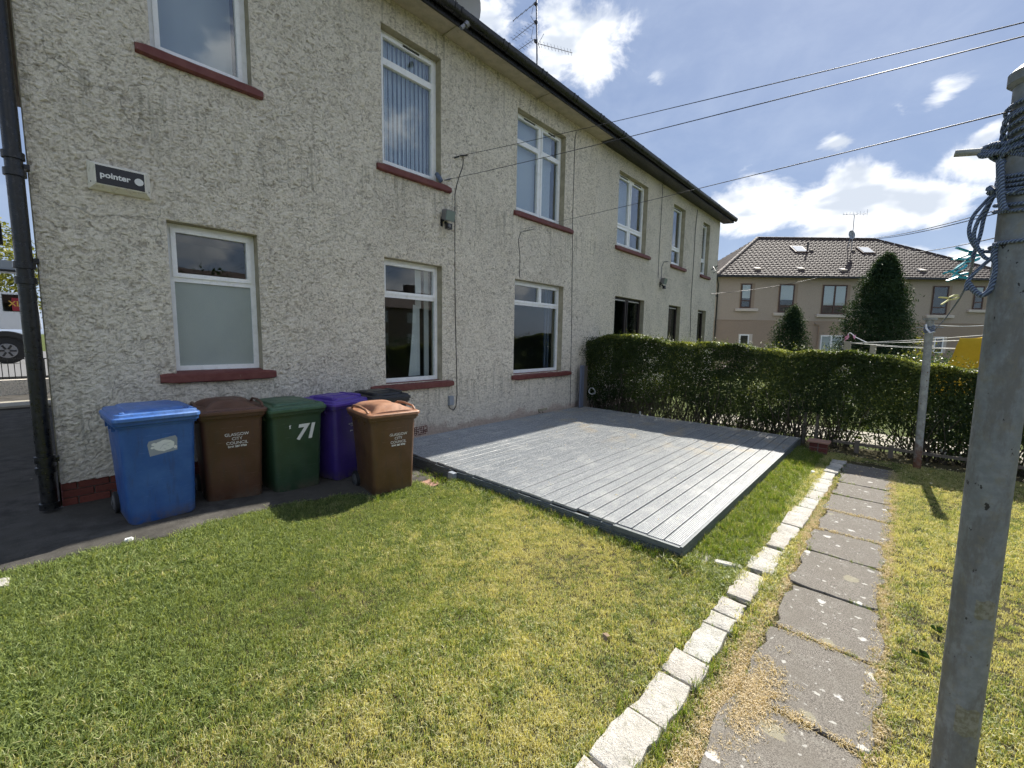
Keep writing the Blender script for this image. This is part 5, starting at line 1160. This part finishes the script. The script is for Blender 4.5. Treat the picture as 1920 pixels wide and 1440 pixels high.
def fwin(u0, v0, u1_, v1_, cols, mid, sl=True, low=False, blind=.6):
    a = fp(u0, (v0+v1_)/2); b = fp(u1_, (v0+v1_)/2); zt = float(fp((u0+u1_)/2, v0)[2]); zb = float(fp((u0+u1_)/2, v1_)[2]); x0, x1 = float(a[0]), float(b[0]); rv = .22
    o = MB().box(x0-.06, x1+rv, -.012, .0, zb, zt+.03).build('window', 'far_lo' if not low else 'far_trim', fh)
    fm = 'upvc' if low else 'brownframe'
    q = MB(); ring(q, x0, x1, zb, zt, .07, -.05, -.014)
    for k in range(1, cols): xm = x0+(x1-x0)*k/cols; q.box(xm-.05, xm+.05, -.048, -.014, zb+.07, zt-.07)
    if mid:
        zm = zb+(zt-zb)*mid
        for k in range(cols): q.box(x0+(x1-x0)*k/cols+.07, x0+(x1-x0)*(k+1)/cols-.07, -.046, -.014, zm-.035, zm+.035)
    q.build('frame', fm, o)
    MB().box(x0+.05, x1-.05, -.022, -.0125, zb+.05, zt-.05).build('interior', 'carblack', o)
    if blind: MB().box(x0+.06, x1-.06, -.026, -.0225, zb+(zt-zb)*(1-blind), zt-.06).build('blind', 'curtain', o)
    MB().box(x0+.06, x1-.06, -.034, -.030, zb+.06, zt-.06).build('pane', 'glass', o)
    if sl: MB().cbox(x0-.30, x1+.45, -.14, -.002, zb-.20, zb-.03, .02).build('sill', 'far_trim', fh)
fwin(1388.5, 532, 1408, 577.5, 1, .3); fwin(1460, 533, 1488, 586, 1, .22, blind=.55); fwin(1541, 534.5, 1586, 589, 2, .27, blind=.7); fwin(1672, 535, 1694, 580, 1, .3); fwin(1747, 536.5, 1776, 590, 1, .25, blind=0); fwin(1825, 537, 1843, 580, 1, .3, blind=.3)
fwin(1385, 627, 1403, 660, 1, 0, False, True, .0); fwin(1537, 629, 1577, 664, 2, 0, False, True, .9); fwin(1750, 632, 1767, 662, 1, 0, False, True, 0)
MB().box(*(lambda a: (a[0]-.04, a[0]+.04))(fp(1533, 640)), -.10, -.001, 0, float(fp(1533, 612)[2])).box(*(lambda a: (a[0]-.2, a[0]+.14))(fp(1532, 606)), -.14, -.001, float(fp(1532, 607)[2])-.05, float(fp(1532, 607)[2])+.02).build('soil_pipe', 'far_lo', fh)
# roof fittings
def onroof(u, v):
    n_ = np.cross(np.array(e1_)-np.array(e0), np.array(R0_)-np.array(e0)); n_ /= np.linalg.norm(n_)
    Rw = np.stack([fx, fy, [0, 0, 1]]); r = Rw@ray(u, v); c = Rw@(CP-np.array([fa[0], fa[1], 0])); t = ((np.array(e0)-c)@n_)/(r@n_); return c+r*t, n_
slope = math.atan2(RZ-EZ, FD/2+eo)
for (u, v) in ((1497, 469), (1622, 471)):
    c, n_ = onroof(u, v); o = MB().box(-.42, .42, -.45, .45, 0, .10).build('skylight', 'brownframe', fh, loc=tuple(c)); o.rotation_euler = (slope, 0, rad(0)); MB().box(-.33, .33, -.37, .37, .10, .115).build('pane', 'curtain', o)
for (u, v, s_) in ((1419, 504, .2), (1500, 504, .2), (1579, 506, .2), (1726, 507, .2), (1795, 508, .18), (1520, 470, .12), (1598, 470, .12)):
    c, n_ = onroof(u, v); o = MB().loft([[(-s_, -s_, 0), (s_, -s_, 0), (s_, s_, 0), (-s_, s_, 0)], [(-s_*.9, -s_, .13), (s_*.9, -s_, .13), (s_*.9, s_, .03), (-s_*.9, s_, .03)]]).build('roof_vent', 'far_trim', fh, loc=tuple(c)); o.rotation_euler = (slope, 0, 0)
c, n_ = onroof(1514, 470); MB().tube([(c[0], c[1], c[2]-.1), (c[0], c[1], c[2]+.55)], .05, 8).build('flue', 'black', fh)
def fwp(al_, dp_, z): p = fa+fx*al_+fy*dp_; return (float(p[0]), float(p[1]), float(z))
def fpw(u, v, off): q_ = fp(u, v, off); return fwp(q_[0], q_[1], q_[2])
dd_ = 2.6; bse = fpw(1596, 473, dd_)
fan = empty('roof_antenna', bse); tag(fan, 'single aerial on a tall pole above the brown tiled roof', 'antenna')
def fo(p): return tuple(np.array(p)-np.array(bse))
MB().tube([(0, 0, -.6), fo(fpw(1602, 403, dd_))], .022, 6).build('mast', 'metal', fan); a_, b_ = np.array(fo(fpw(1581, 402, dd_))), np.array(fo(fpw(1626, 401, dd_))); q = MB().tube([a_, b_], .015, 5)
for k in range(8): c = a_+(b_-a_)*k/7; h = .12+.02*k; q.tube([c-np.array([0, 0, h*.5]), c+np.array([0, 0, h*.8])], .009, 4)
q.tube([b_+np.array([0, 0, -.25]), b_+np.array([0, 0, .3])], .012, 4); q.build('aerial', 'metal', fan)
dc = fpw(1595, 441, dd_+.2); fd_ = empty('satellite_dish', dc); tag(fd_, 'dark round satellite dish on the ridge of the brown tiled roof', 'satellite dish')
q = MB(); rings = []; to = Vector((-.5, -.8, .1)).normalized(); qd = to.to_track_quat('Z', 'Y')
for i in range(0, 5): r = .30*i/4+.002; rings.append([tuple(qd @ Vector((r*math.cos(t), r*math.sin(t), .08*(i/4)**2))) for t in np.linspace(0, 2*math.pi, 21)[:-1]])
q.loft(rings, True, False).build('reflector', 'gplastic', fd_, smooth=60); MB().tube([(0, 0, 0), (0, .1, -.9)], .025, 6).build('mast', 'metal', fd_)
# wires by the far house
wire('overhead_line', sag(att(1640, 448, 28), att(1925, 385, 12), .1), .012, 'upper of the thin lines rising from the far roof to the right', 'overhead line')
wire('overhead_line', sag(att(1640, 446, 28), att(1925, 378, 12), .1), .012, 'second thin line rising from the far roof to the right', 'overhead line')
wire('overhead_line', sag(att(1700, 474, 27), att(1925, 432, 12), .08), .012, 'lower thin line crossing behind the foreground pole', 'overhead line')
wire('overhead_line', sag(aty(1332, 551, WY-.03), att(1570, 512, 22), .12), .009, 'thin line from the end of the near wall to the far house', 'overhead line')
MB().tube([hp(*aty(1337, 500, WY-.05)), hp(*aty(1343, 508, WY-.35)), hp(*aty(1338, 512, WY-.05))], .02, 5).tube([hp(*aty(1334, 506, WY-.02)), hp(*aty(1346, 498, WY-.3))], .018, 5).build('wall_bracket', 'black', house)

# ================================================================== TREES
def conifer(u, vtop, t, w_, label, z0=-.1, n=16000, name='conifer'):
    top = att(u, vtop, t); h = float(top[2])-z0; o = empty(name, (float(top[0]), float(top[1]), z0)); tag(o, label, 'tree')
    MB().tube([(0, 0, 0), (0, 0, h*.9)], [.13, .03], 8).build('trunk', 'bark', o)
    P = []; N = []; T2 = []; br = []
    nb2 = 330
    for i in range(nb2):
        s_ = (i+.5)/nb2; zc = h*(.03+.97*s_**.85); prof = (1-(zc/h))**.62 if zc/h > .28 else (1-.28)**.62*(.72+.28*(zc/h)/.28+0.0); R = w_*prof*(1+.16*math.sin(i*2.4))*random.uniform(.78, 1.16)
        th = i*2.39996; br.append((R*math.cos(th), R*math.sin(th), zc))
    for cx, cy, cz in br:
        m_ = n//nb2; rad_ = .15+.30*(1-cz/h)
        L = math.hypot(cx, cy)+.05
        for _ in range(m_):
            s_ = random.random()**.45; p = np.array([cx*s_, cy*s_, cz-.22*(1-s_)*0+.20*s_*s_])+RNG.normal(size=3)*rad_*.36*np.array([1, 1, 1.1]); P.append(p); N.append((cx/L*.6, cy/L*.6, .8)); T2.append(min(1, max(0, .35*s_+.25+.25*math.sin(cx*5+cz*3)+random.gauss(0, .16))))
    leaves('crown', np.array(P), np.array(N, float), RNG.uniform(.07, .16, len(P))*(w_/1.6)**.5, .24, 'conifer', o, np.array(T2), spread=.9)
    return o
conifer(1665, 487, 21.0, 1.62, 'tall dense dark conifer in front of the pink-beige house', n=44000); conifer(1489, 585, 19.5, 1.05, 'smaller dark conifer rising just above the hedge', n=18000)
def shrub(u, v, t, w_, h, label, m='ivy', n=2500, name='shrub', sz=.07, z0=None):
    top = att(u, v, t); zb = float(top[2])-h if z0 is None else z0; o = empty(name, (float(top[0]), float(top[1]), zb)); tag(o, label, 'shrub')
    P = RNG.normal(size=(n, 3)); P /= np.linalg.norm(P, axis=1)[:, None]; N = P.copy(); P = P*(RNG.random((n, 1))**.3)*np.array([w_, w_*.8, h*.55])*(1+.2*np.sin(P[:, :1]*5+P[:, 1:2]*7)); P[:, 2] += h*.5
    leaves('foliage', P, N, RNG.uniform(sz*.7, sz*1.3, n), .6, m, o, np.clip(N[:, 2]*.3+.4+RNG.normal(size=n)*.2, 0, 1)); MB().tube([(0, 0, -.1 if z0 is None else 0), (0, 0, h*.6)], [.05, .02], 6).build('stem', 'bark', o); return o
shrub(1745, 668, 16, 1.2, 1.7, 'rounded green shrub behind the hedge beside the slim pole'); shrub(1790, 672, 17, 1.1, 1.6, 'green shrub behind the hedge beside the yellow cloth'); shrub(1735, 638, 18, .5, 2.0, 'pale flowering shrub left of the slim pole', 'treeleaf', 1200)
# tree at far left over the vehicle
top = att(5, 450, 34); tr = empty('street_tree', (float(top[0])-1, float(top[1]), .4)); tag(tr, 'spring-green tree above the white vehicle at the left margin', 'tree')
n = 9000; P = RNG.normal(size=(n, 3)); P /= np.linalg.norm(P, axis=1)[:, None]; N = P.copy(); P = P*(RNG.random((n, 1))**.35)*np.array([3.2, 2.5, 2.7]); P[:, 2] += 4.0; P += .35*np.sin(P[:, [1, 2, 0]]*2.3)
keep = np.sin(P[:, 0]*2.1)*np.sin(P[:, 1]*2.6+1)*np.sin(P[:, 2]*2.4) < .25
leaves('crown', P[keep], N[keep], RNG.uniform(.12, .24, keep.sum()), .6, 'treeleaf', tr, None); MB().tube([(0, 0, -.2), (0, 0, 4)], [.2, .1], 8).build('trunk', 'bark', tr)

# ================================================================== LEFT BACKGROUND
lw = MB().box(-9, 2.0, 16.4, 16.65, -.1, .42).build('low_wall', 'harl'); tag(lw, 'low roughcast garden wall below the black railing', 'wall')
rl = empty('railing', (-1, 16.75, .40)); tag(rl, 'black iron railing along the low roadside wall', 'railing')
MB().box(-4, 2.0, -.012, .012, .52, .545).box(-4, 2.0, -.012, .012, .06, .08).build('rail', 'iron', rl)
for i in range(40): MB().tube([(-1.6+i*.105, 0, .02), (-1.6+i*.105, 0, .53)], .009, 5).build('baluster', 'iron', rl)
vx = empty('parked_pickup', (-2.6, 23.5, .46)); tag(vx, 'white off-road vehicle with black wheel arch parked behind the downpipe', 'car')
def vb(u, v, yy=23.5): return aty(u, v, yy)-np.array([-2.6, 23.5, .46])
zr = float(vb(30, 549)[2]); zw0, zw1 = float(vb(20, 584)[2]), float(vb(20, 552)[2]); zbelt = float(vb(20, 590)[2]); zlow = float(vb(50, 618)[2]); xr_ = float(vb(73, 600)[0]); xw0 = float(vb(4, 568)[0])
# body side: profile extruded across the width
prof = [(-2.4, zlow), (-2.4, zbelt), (-2.1, zbelt+.05), (-1.6, zr-.05), (-1.5, zr), (xr_-.06, zr), (xr_, zr-.1), (xr_+.03, zbelt), (xr_+.05, zlow+.05), (xr_, zlow)]
MB().loft([[(x, yy, z) for x, z in prof] for yy in (0, 1.85)]).build('body', 'carwhite', vx, smooth=30)
xw1 = float(vb(58, 568)[0]); MB().box(xw0, xw1, -.015, .002, zw0, zw1).build('window', 'glass_dark', vx); MB().box(xw0+.01, xw1-.01, .0, .0021, zw0+.01, zw1-.01).build('window_backing', 'carblack', vx)
nt = MB().box(xw0+.22, xw1-.06, -.022, -.016, zw0+.02, zw1-.12).build('red_notice', 'redcard', vx); text('XL', .26, 'gold', nt, (float(vb(28, 568)[0]), -.026, (zw0+zw1)/2-.03), bold=.004)
wc = vb(13, 650); R_w = .46
ar = MB()
for r0_, r1_, m_ in ((.50, .66, 0),): ar.loft([[(wc[0]+r*math.cos(t)*1.08, yy, R_w+.02+r*math.sin(t)*1.0) for t in np.linspace(-.12, math.pi+.1, 18)] for r, yy in ((r0_, -.09), (r1_, -.09), (r1_+.02, .05))], False, False, closed=False)
ar.build('wheel_arch', 'carblack', vx, smooth=40); MB().box(wc[0]-.55, wc[0]+.52, -.005, .3, R_w-.15, R_w+.55).build('wheel_well', 'carblack', vx)
MB().box(wc[0]-3, wc[0]-.6, -.06, .2, .45, .62).box(wc[0]+.58, xr_, -.02, .2, .55, .85).build('side_step', 'carblack', vx)
wl = MB(); wl.loft([[(wc[0]+rr*math.cos(t), yy, R_w+rr*math.sin(t)) for t in np.linspace(0, 2*math.pi, 33)[:-1]] for rr, yy in ((.40, -.075), (R_w, -.05), (R_w, .18), (.40, .2))]); wlo = wl.build('wheel', 'tyre', vx, smooth=40)
MB().tube([(wc[0], -.06, R_w), (wc[0], -.082, R_w)], [.27, .25], 20).build('rim', 'metal', wlo, smooth=40); sp = MB()
for k in range(6): t = k*math.pi/3; sp.tube([(wc[0]+.06*math.cos(t), -.088, R_w+.06*math.sin(t)), (wc[0]+.22*math.cos(t), -.088, R_w+.22*math.sin(t))], .03, 5)
sp.build('spokes', 'carblack', wlo)
# canopy or porch behind the corner
pc = att(0, 495, 19); cn = empty('porch_canopy', (float(pc[0]), float(pc[1]), 0)); tag(cn, 'flat grey porch canopy at the left edge behind the downpipe', 'canopy')
MB().box(-3, .55, 0, 1.2, float(att(0, 505, 19)[2]), float(att(0, 487, 19)[2])).build('canopy_slab', 'gplastic', cn); MB().tube([(-2.6, .6, 0), (-2.6, .6, float(pc[2]))], .05, 8).build('post', 'iron', cn)
MB().box(-3, .6, -.03, 0, float(att(0, 507, 19)[2])-.02, float(att(0, 504, 19)[2])).build('fascia', 'iron', cn)

# house opposite, seen in the window reflections
oh = empty('opposite_house', (2, -28, 0)); tag(oh, 'dark roofed terrace reflected in the lower window panes', 'building')
MB().box(-8, 30, -8, 0, -.3, 4.6).build('wall', 'far_lo', oh); MB().loft([[(x, .4, 4.6), (x, -4, 6.9), (x, -8.4, 4.6)] for x in (-8.4, 30.4)]).build('roof', 'tile', oh)
for x in (-4, 27.0): MB().box(x, x+1.2, -4.4, -3.6, 6.2, 7.7).build('chimney', 'tile', oh)
for x in np.arange(-6, 29, 3.4):
    for z in (.8, 3.1): MB().box(x, x+1.1, .0, .03, z, z+1.1).build('window', 'upvc', oh)
shrub(1, 1, 1, 2.6, 5.5, 'dark tree by the opposite terrace, seen only as a reflection', 'ivy', 3500, 'garden_tree', .3, -.2); bpy.data.objects['garden_tree'].location = (7.2, -22, -.2)
bh = empty('garden_hedge', (2, -11, -.1)); tag(bh, 'hedge behind the viewer, reflected in the lower panes', 'hedge'); n = 9000
P = np.stack([RNG.uniform(-9, 14, n), RNG.normal(size=n)*.3, RNG.uniform(0, 1.7, n)], 1); leaves('foliage', P, np.tile([0, 1.0, .4], (n, 1)), RNG.uniform(.06, .14, n), .6, 'ivy', bh)

# ================================================================== GRASS (instanced tufts)
hid = bpy.data.collections.new('tufts')
def tuft(name, nbl, h0, h1, spread, lean, w_, m):
    vs = []; fs = []; tn = []; tb = random.uniform(-.22, .22)
    for i in range(nbl):
        a = random.uniform(0, 2*math.pi); r = spread*math.sqrt(random.random()); x, y = r*math.cos(a), r*math.sin(a); h = random.uniform(h0, h1); la = random.uniform(0, 2*math.pi); ll = random.uniform(.2, 1)*lean*h; fa_ = random.uniform(0, math.pi); dx_, dy_ = math.cos(fa_)*w_/2, math.sin(fa_)*w_/2
        mx_, my_, mz = x+math.cos(la)*ll*.35, y+math.sin(la)*ll*.35, h*.6; tx, ty, tz = x+math.cos(la)*ll, y+math.sin(la)*ll, h*max(.25, 1-.35*ll/h)
        k = len(vs); vs += [(x-dx_, y-dy_, -.004), (x+dx_, y+dy_, -.004), (mx_-dx_*.8, my_-dy_*.8, mz), (mx_+dx_*.8, my_+dy_*.8, mz), (tx, ty, tz)]; fs += [(k, k+1, k+3, k+2), (k+2, k+3, k+4)]; q = min(1, max(0, random.random()+tb)); tn += [q*.8, min(1, q*1.15)]
    me = bpy.data.meshes.new(name); me.from_pydata(vs, [], fs); at = me.attributes.new('tint', 'FLOAT', 'FACE'); at.data.foreach_set('value', tn); me.materials.append(M[m]); o = bpy.data.objects.new(name, me); return o
def scatter(name, pts, rotz, scale, tufts, idx_):
    me = bpy.data.meshes.new(name); me.from_pydata([tuple(p) for p in pts], [], [])
    for an_, ar_ in (('rz', rotz), ('sc', scale)): at = me.attributes.new(an_, 'FLOAT', 'POINT'); at.data.foreach_set('value', np.asarray(ar_, np.float32))
    at = me.attributes.new('ix', 'INT', 'POINT'); at.data.foreach_set('value', np.asarray(idx_, np.int32))
    o = link(name, me); col_ = bpy.data.collections.new(name+'_tufts')
    for t_ in tufts: col_.objects.link(t_)
    ng = bpy.data.node_groups.new(name, 'GeometryNodeTree'); ng.interface.new_socket('Geometry', in_out='INPUT', socket_type='NodeSocketGeometry'); ng.interface.new_socket('Geometry', in_out='OUTPUT', socket_type='NodeSocketGeometry')
    N_ = ng.nodes; Lk = ng.links; gi = N_.new('NodeGroupInput'); go = N_.new('NodeGroupOutput'); ip = N_.new('GeometryNodeInstanceOnPoints'); ci = N_.new('GeometryNodeCollectionInfo')
    ci.inputs[0].default_value = col_; ci.inputs['Separate Children'].default_value = True; ci.inputs['Reset Children'].default_value = True; ip.inputs['Pick Instance'].default_value = True
    def att_(nm, ty): q = N_.new('GeometryNodeInputNamedAttribute'); q.data_type = ty; q.inputs[0].default_value = nm; return q.outputs[0]
    Lk.new(gi.outputs[0], ip.inputs['Points']); Lk.new(ci.outputs[0], ip.inputs['Instance']); Lk.new(att_('ix', 'INT'), ip.inputs['Instance Index'])
    cx = N_.new('ShaderNodeCombineXYZ'); Lk.new(att_('rz', 'FLOAT'), cx.inputs[2]); er = N_.new('FunctionNodeEulerToRotation'); Lk.new(cx.outputs[0], er.inputs[0]); Lk.new(er.outputs[0], ip.inputs['Rotation'])
    Lk.new(att_('sc', 'FLOAT'), ip.inputs['Scale']); Lk.new(ip.outputs[0], go.inputs[0]); md = o.modifiers.new('tufts', 'NODES'); md.node_group = ng; o['kind'] = 'stuff'; return o
def blocked(x, y, m=0.0):
    b = np.zeros(x.shape, bool)
    ey = np.interp(x, [q[0] for q in LAWN_EDGE], [q[1] for q in LAWN_EDGE]) + .03*np.sin(x*9)+.02*np.sin(x*23)
    b |= (y > ey) & (x < 3.45)
    b |= (x > DX0-.03) & (x < DX1+.2) & (y > DY0-.03)
    kc = .735-.0285*(x-1.4); b |= (np.abs(y-kc) < .085) & (x > .4) & (x < 8.1)
    pe = .035*np.sin(x*7)+.02*np.sin(x*17+1)
    b |= (y > -.06+pe) & (y < .50+.03*np.sin(x*5+2)) & (x > -.2) & (x < 8.2)
    b |= (x > 8.55)
    b |= (x > 2.95) & (x < 3.4) & (y > 3.9)
    return b
tf = [tuft('tuft', 14, .012, .042, .034, 1.2, .0031, 'grass') for _ in range(10)]
pts = []
def scat(n, x0, x1, y0, y1): X = RNG.uniform(x0, x1, n); Y = RNG.uniform(y0, y1, n); k = ~blocked(X, Y); return X[k], Y[k]
XX = []; YY = []
for args in ((50000, -.8, 3.4, .75, 4.55), (26000, 3.3, 8.6, .55, 1.25), (20000, -2.5, -.8, 1.0, 4.6), (37000, 1.5, 8.6, -1.9, .7), (16000, -1.2, 1.6, -1.6, .9), (16000, 3.0, 8.6, -5.5, -1.9), (12000, -7, -2.5, -3, 4.5), (9000, -2.5, 3, -6, -1.6)):
    x, y = scat(*args); XX.append(x); YY.append(y)
X = np.concatenate(XX); Y = np.concatenate(YY); Z = gzv(X, Y)
tall = 1+.35*np.sin(X*2.1+Y)*np.sin(Y*2.7+.4); tall += .9*np.exp(-((Y-1.16)/.10)**2)*(X > 3.2)+.8*np.exp(-((X-3.28)/.10)**2)*(Y > 1.1)*(Y < 4)+.35*(np.abs(Y-(.735-.0285*(X-1.4))) < .14)
green = np.clip((Y-.55*X-.9)/1.7, 0, 1); tall *= (.85+.35*green)
scatter('lawn_grass', np.stack([X, Y, Z], 1), RNG.uniform(0, 6.28, len(X)), RNG.uniform(.55, 1.35, len(X))*tall, tf, RNG.integers(0, 10, len(X)))
print('lawn tufts', len(X))
# longer grass along deck, edging, joints
lt = [tuft('long_tuft', 12, .05, .13, .03, .6, .0042, 'longgrass') for _ in range(5)]
px = []; py = []
def alongx(n, x0, x1, yf, s_): x = RNG.uniform(x0, x1, n); px.extend(x); py.extend(yf(x)+RNG.normal(size=n)*s_)
alongx(420, 3.25, 8.6, lambda x: 1.10+0*x, .035); alongx(130, 1.2, 3.8, lambda x: .735-.0285*(x-1.4)-.13, .03); alongx(120, 3.8, 7.8, lambda x: .735-.0285*(x-1.4)-.12, .03); alongx(60, 1.0, 8, lambda x: .735-.0285*(x-1.4)+.11, .02)
n = 330; px.extend(3.29+RNG.normal(size=n)*.035); py.extend(RNG.uniform(1.1, 4.0, n)); n = 60; px.extend(RNG.uniform(3.05, 3.35, n)); py.extend(RNG.uniform(3.8, 4.6, n))
for jx in (2.985, 4.325, 6.19, 6.79): n = 26; px.extend(jx+RNG.normal(size=n)*.012); py.extend(RNG.uniform(-.05, .5, n))
for jx in (3.63, 3.63, 4.895): n = 5; px.extend(jx+RNG.normal(size=n)*.015); py.extend(RNG.uniform(.0, .12, n))
n = 260; px.extend(RNG.uniform(1.2, 7.8, n)); py.extend(np.where(RNG.random(n) < .6, -.05, .47)+RNG.normal(size=n)*.018)
for jx in KX[4:-1]: n = 4; px.extend(jx+RNG.normal(size=n)*.006); py.extend(.735-.0285*(jx-1.4)+RNG.uniform(-.07, .07, n))
for (cx, cy, n) in ((4.35, .50, 26), (5.9, .50, 22), (3.0, .55, 14), (6.9, .5, 14)): px.extend(cx+RNG.normal(size=n)*.09); py.extend(cy+RNG.normal(size=n)*.03)
for (u, v, n) in ((740, 935, 14), (700, 945, 10), (830, 905, 20)): p = atz(u, v, -.1); px.extend(p[0]+RNG.normal(size=n)*.07); py.extend(p[1]+RNG.normal(size=n)*.05)
n = 900; px.extend(RNG.uniform(3.6, 8.3, n)); py.extend(RNG.uniform(.78, 1.14, n)); nl = 1500; ax_ = RNG.uniform(-1.5, 8.4, nl); ay_ = RNG.uniform(-2, 4.5, nl); kk = ~blocked(ax_, ay_); nlong = int(kk.sum()); px.extend(ax_[kk]); py.extend(ay_[kk])
px = np.array(px); py = np.array(py); sc = RNG.uniform(.45, 1.0, len(px)); sc[-nlong:] *= .5; sc[(py < .6) & (py > -.1)] *= .5; sc[(np.abs(py-(.735-.0285*(px-1.4))) < .075)] *= .5
scatter('long_grass', np.stack([px, py, gzv(px, py)], 1), RNG.uniform(0, 6.28, len(px)), sc, lt, RNG.integers(0, 5, len(px)))
# dead straw along the path margins
dtf = [tuft('straw_tuft', 14, .008, .022, .032, 2.6, .0030, 'straw') for _ in range(5)]
x = RNG.uniform(.6, 7.9, 2700); wd = np.where(x < 3.4, .065, .030); sd_ = RNG.random(len(x)) < .62
y = np.where(sd_, .50+np.abs(RNG.normal(size=len(x)))*wd*.9-.02, -.055-np.abs(RNG.normal(size=len(x)))*.035+.02)
p = atz(1395, 1310, -.1); x = np.concatenate([x, p[0]+RNG.normal(size=340)*.17]); y = np.concatenate([y, p[1]-.02+RNG.normal(size=340)*.06])
for jx in (2.28, 2.985, 4.895, 5.545): m_ = 38; x = np.concatenate([x, jx+RNG.normal(size=m_)*.012]); y = np.concatenate([y, RNG.uniform(-.05, .48, m_)])
kc = .735-.0285*(x-1.4); k = np.abs(y-kc) > .09; x, y = x[k], y[k]
scatter('dead_grass', np.stack([x, y, gzv(x, y)+.010+.012*((y < .46) & (y > -.04))], 1), RNG.uniform(0, 6.28, len(x)), RNG.uniform(.7, 1.3, len(x)), dtf, RNG.integers(0, 5, len(x)))
# weeds and scraps
def rosette(u, v, label, n=9, L=.055, m='ivy'):
    p = atz(u, v, -.1); q = MB(); z = gz(p[0], p[1])
    for k in range(n):
        a = random.uniform(0, 2*math.pi); l_ = random.uniform(.5, 1)*L; w_ = l_*.20; c_, s_ = math.cos(a), math.sin(a); pts_ = [(0, 0), (.4*l_, w_), (.75*l_, w_*.8), (l_, 0), (.75*l_, -w_*.8), (.4*l_, -w_)]
        q.add([(c_*x_-s_*y_, s_*x_+c_*y_, .022+.03*math.sin(x_/l_*2.6)+.3*abs(y_)) for x_, y_ in pts_], [(0, 1, 2, 3), (0, 3, 4, 5)])
    o = q.build('broadleaf_weed', m, loc=(float(p[0]), float(p[1]), z)); tag(o, label, 'weed', 'weeds in the lawn'); me = o.data; at = me.attributes.new('tint', 'FLOAT', 'FACE'); at.data.foreach_set('value', RNG.random(len(me.polygons)).astype(np.float32)); return o
rosette(1722, 1235, 'broad-leaved weed in the grass between the path and the foreground pole, nearer one'); rosette(1755, 1190, 'broad-leaved weed beside the foreground pole, farther one', 7, .045)
p = atz(1142, 1200, -.08); lf = MB().loft([[(-.03, 0, 0), (-.01, .008, .02), (.02, .004, .012), (.035, 0, 0)], [(-.028, .03, .006), (-.01, .04, .026), (.02, .03, .02), (.03, .03, .004)]], False, False, closed=False).build('dead_leaf', 'litter', loc=(float(p[0]), float(p[1]), gz(p[0], p[1])+.02)); tag(lf, 'single brown dead leaf lying on the lawn', 'leaf')
for k, (u, v, s_, lb) in enumerate(((242, 1012, .03, 'white scrap on the concrete in front of the blue bin'), (1524, 885, .045, 'white scrap in the shaded grass beside the stone edging'), (1200, 773, .03, 'white scrap at the hedge end of the deck'))):
    p = atz(u, v, (0.03, -.07, .06)[k]); q = rock(0, 0, 0, s_, s_*.6, .018, 40+k, n=7).build('paper_scrap', 'paper', loc=(float(p[0]), float(p[1]), float(p[2])-.005)); tag(q, lb, 'litter')
lp = []
for _ in range(500):
    x = random.uniform(7.2, 8.9); y = random.uniform(-2.5, 1.1); lp.append((x, y, gz(x, y)+.02))
leaves('hedge_litter', lp, np.tile([0, 0, 1.0], (len(lp), 1)), RNG.uniform(.02, .05, len(lp)), .5, 'straw', spread=.4)
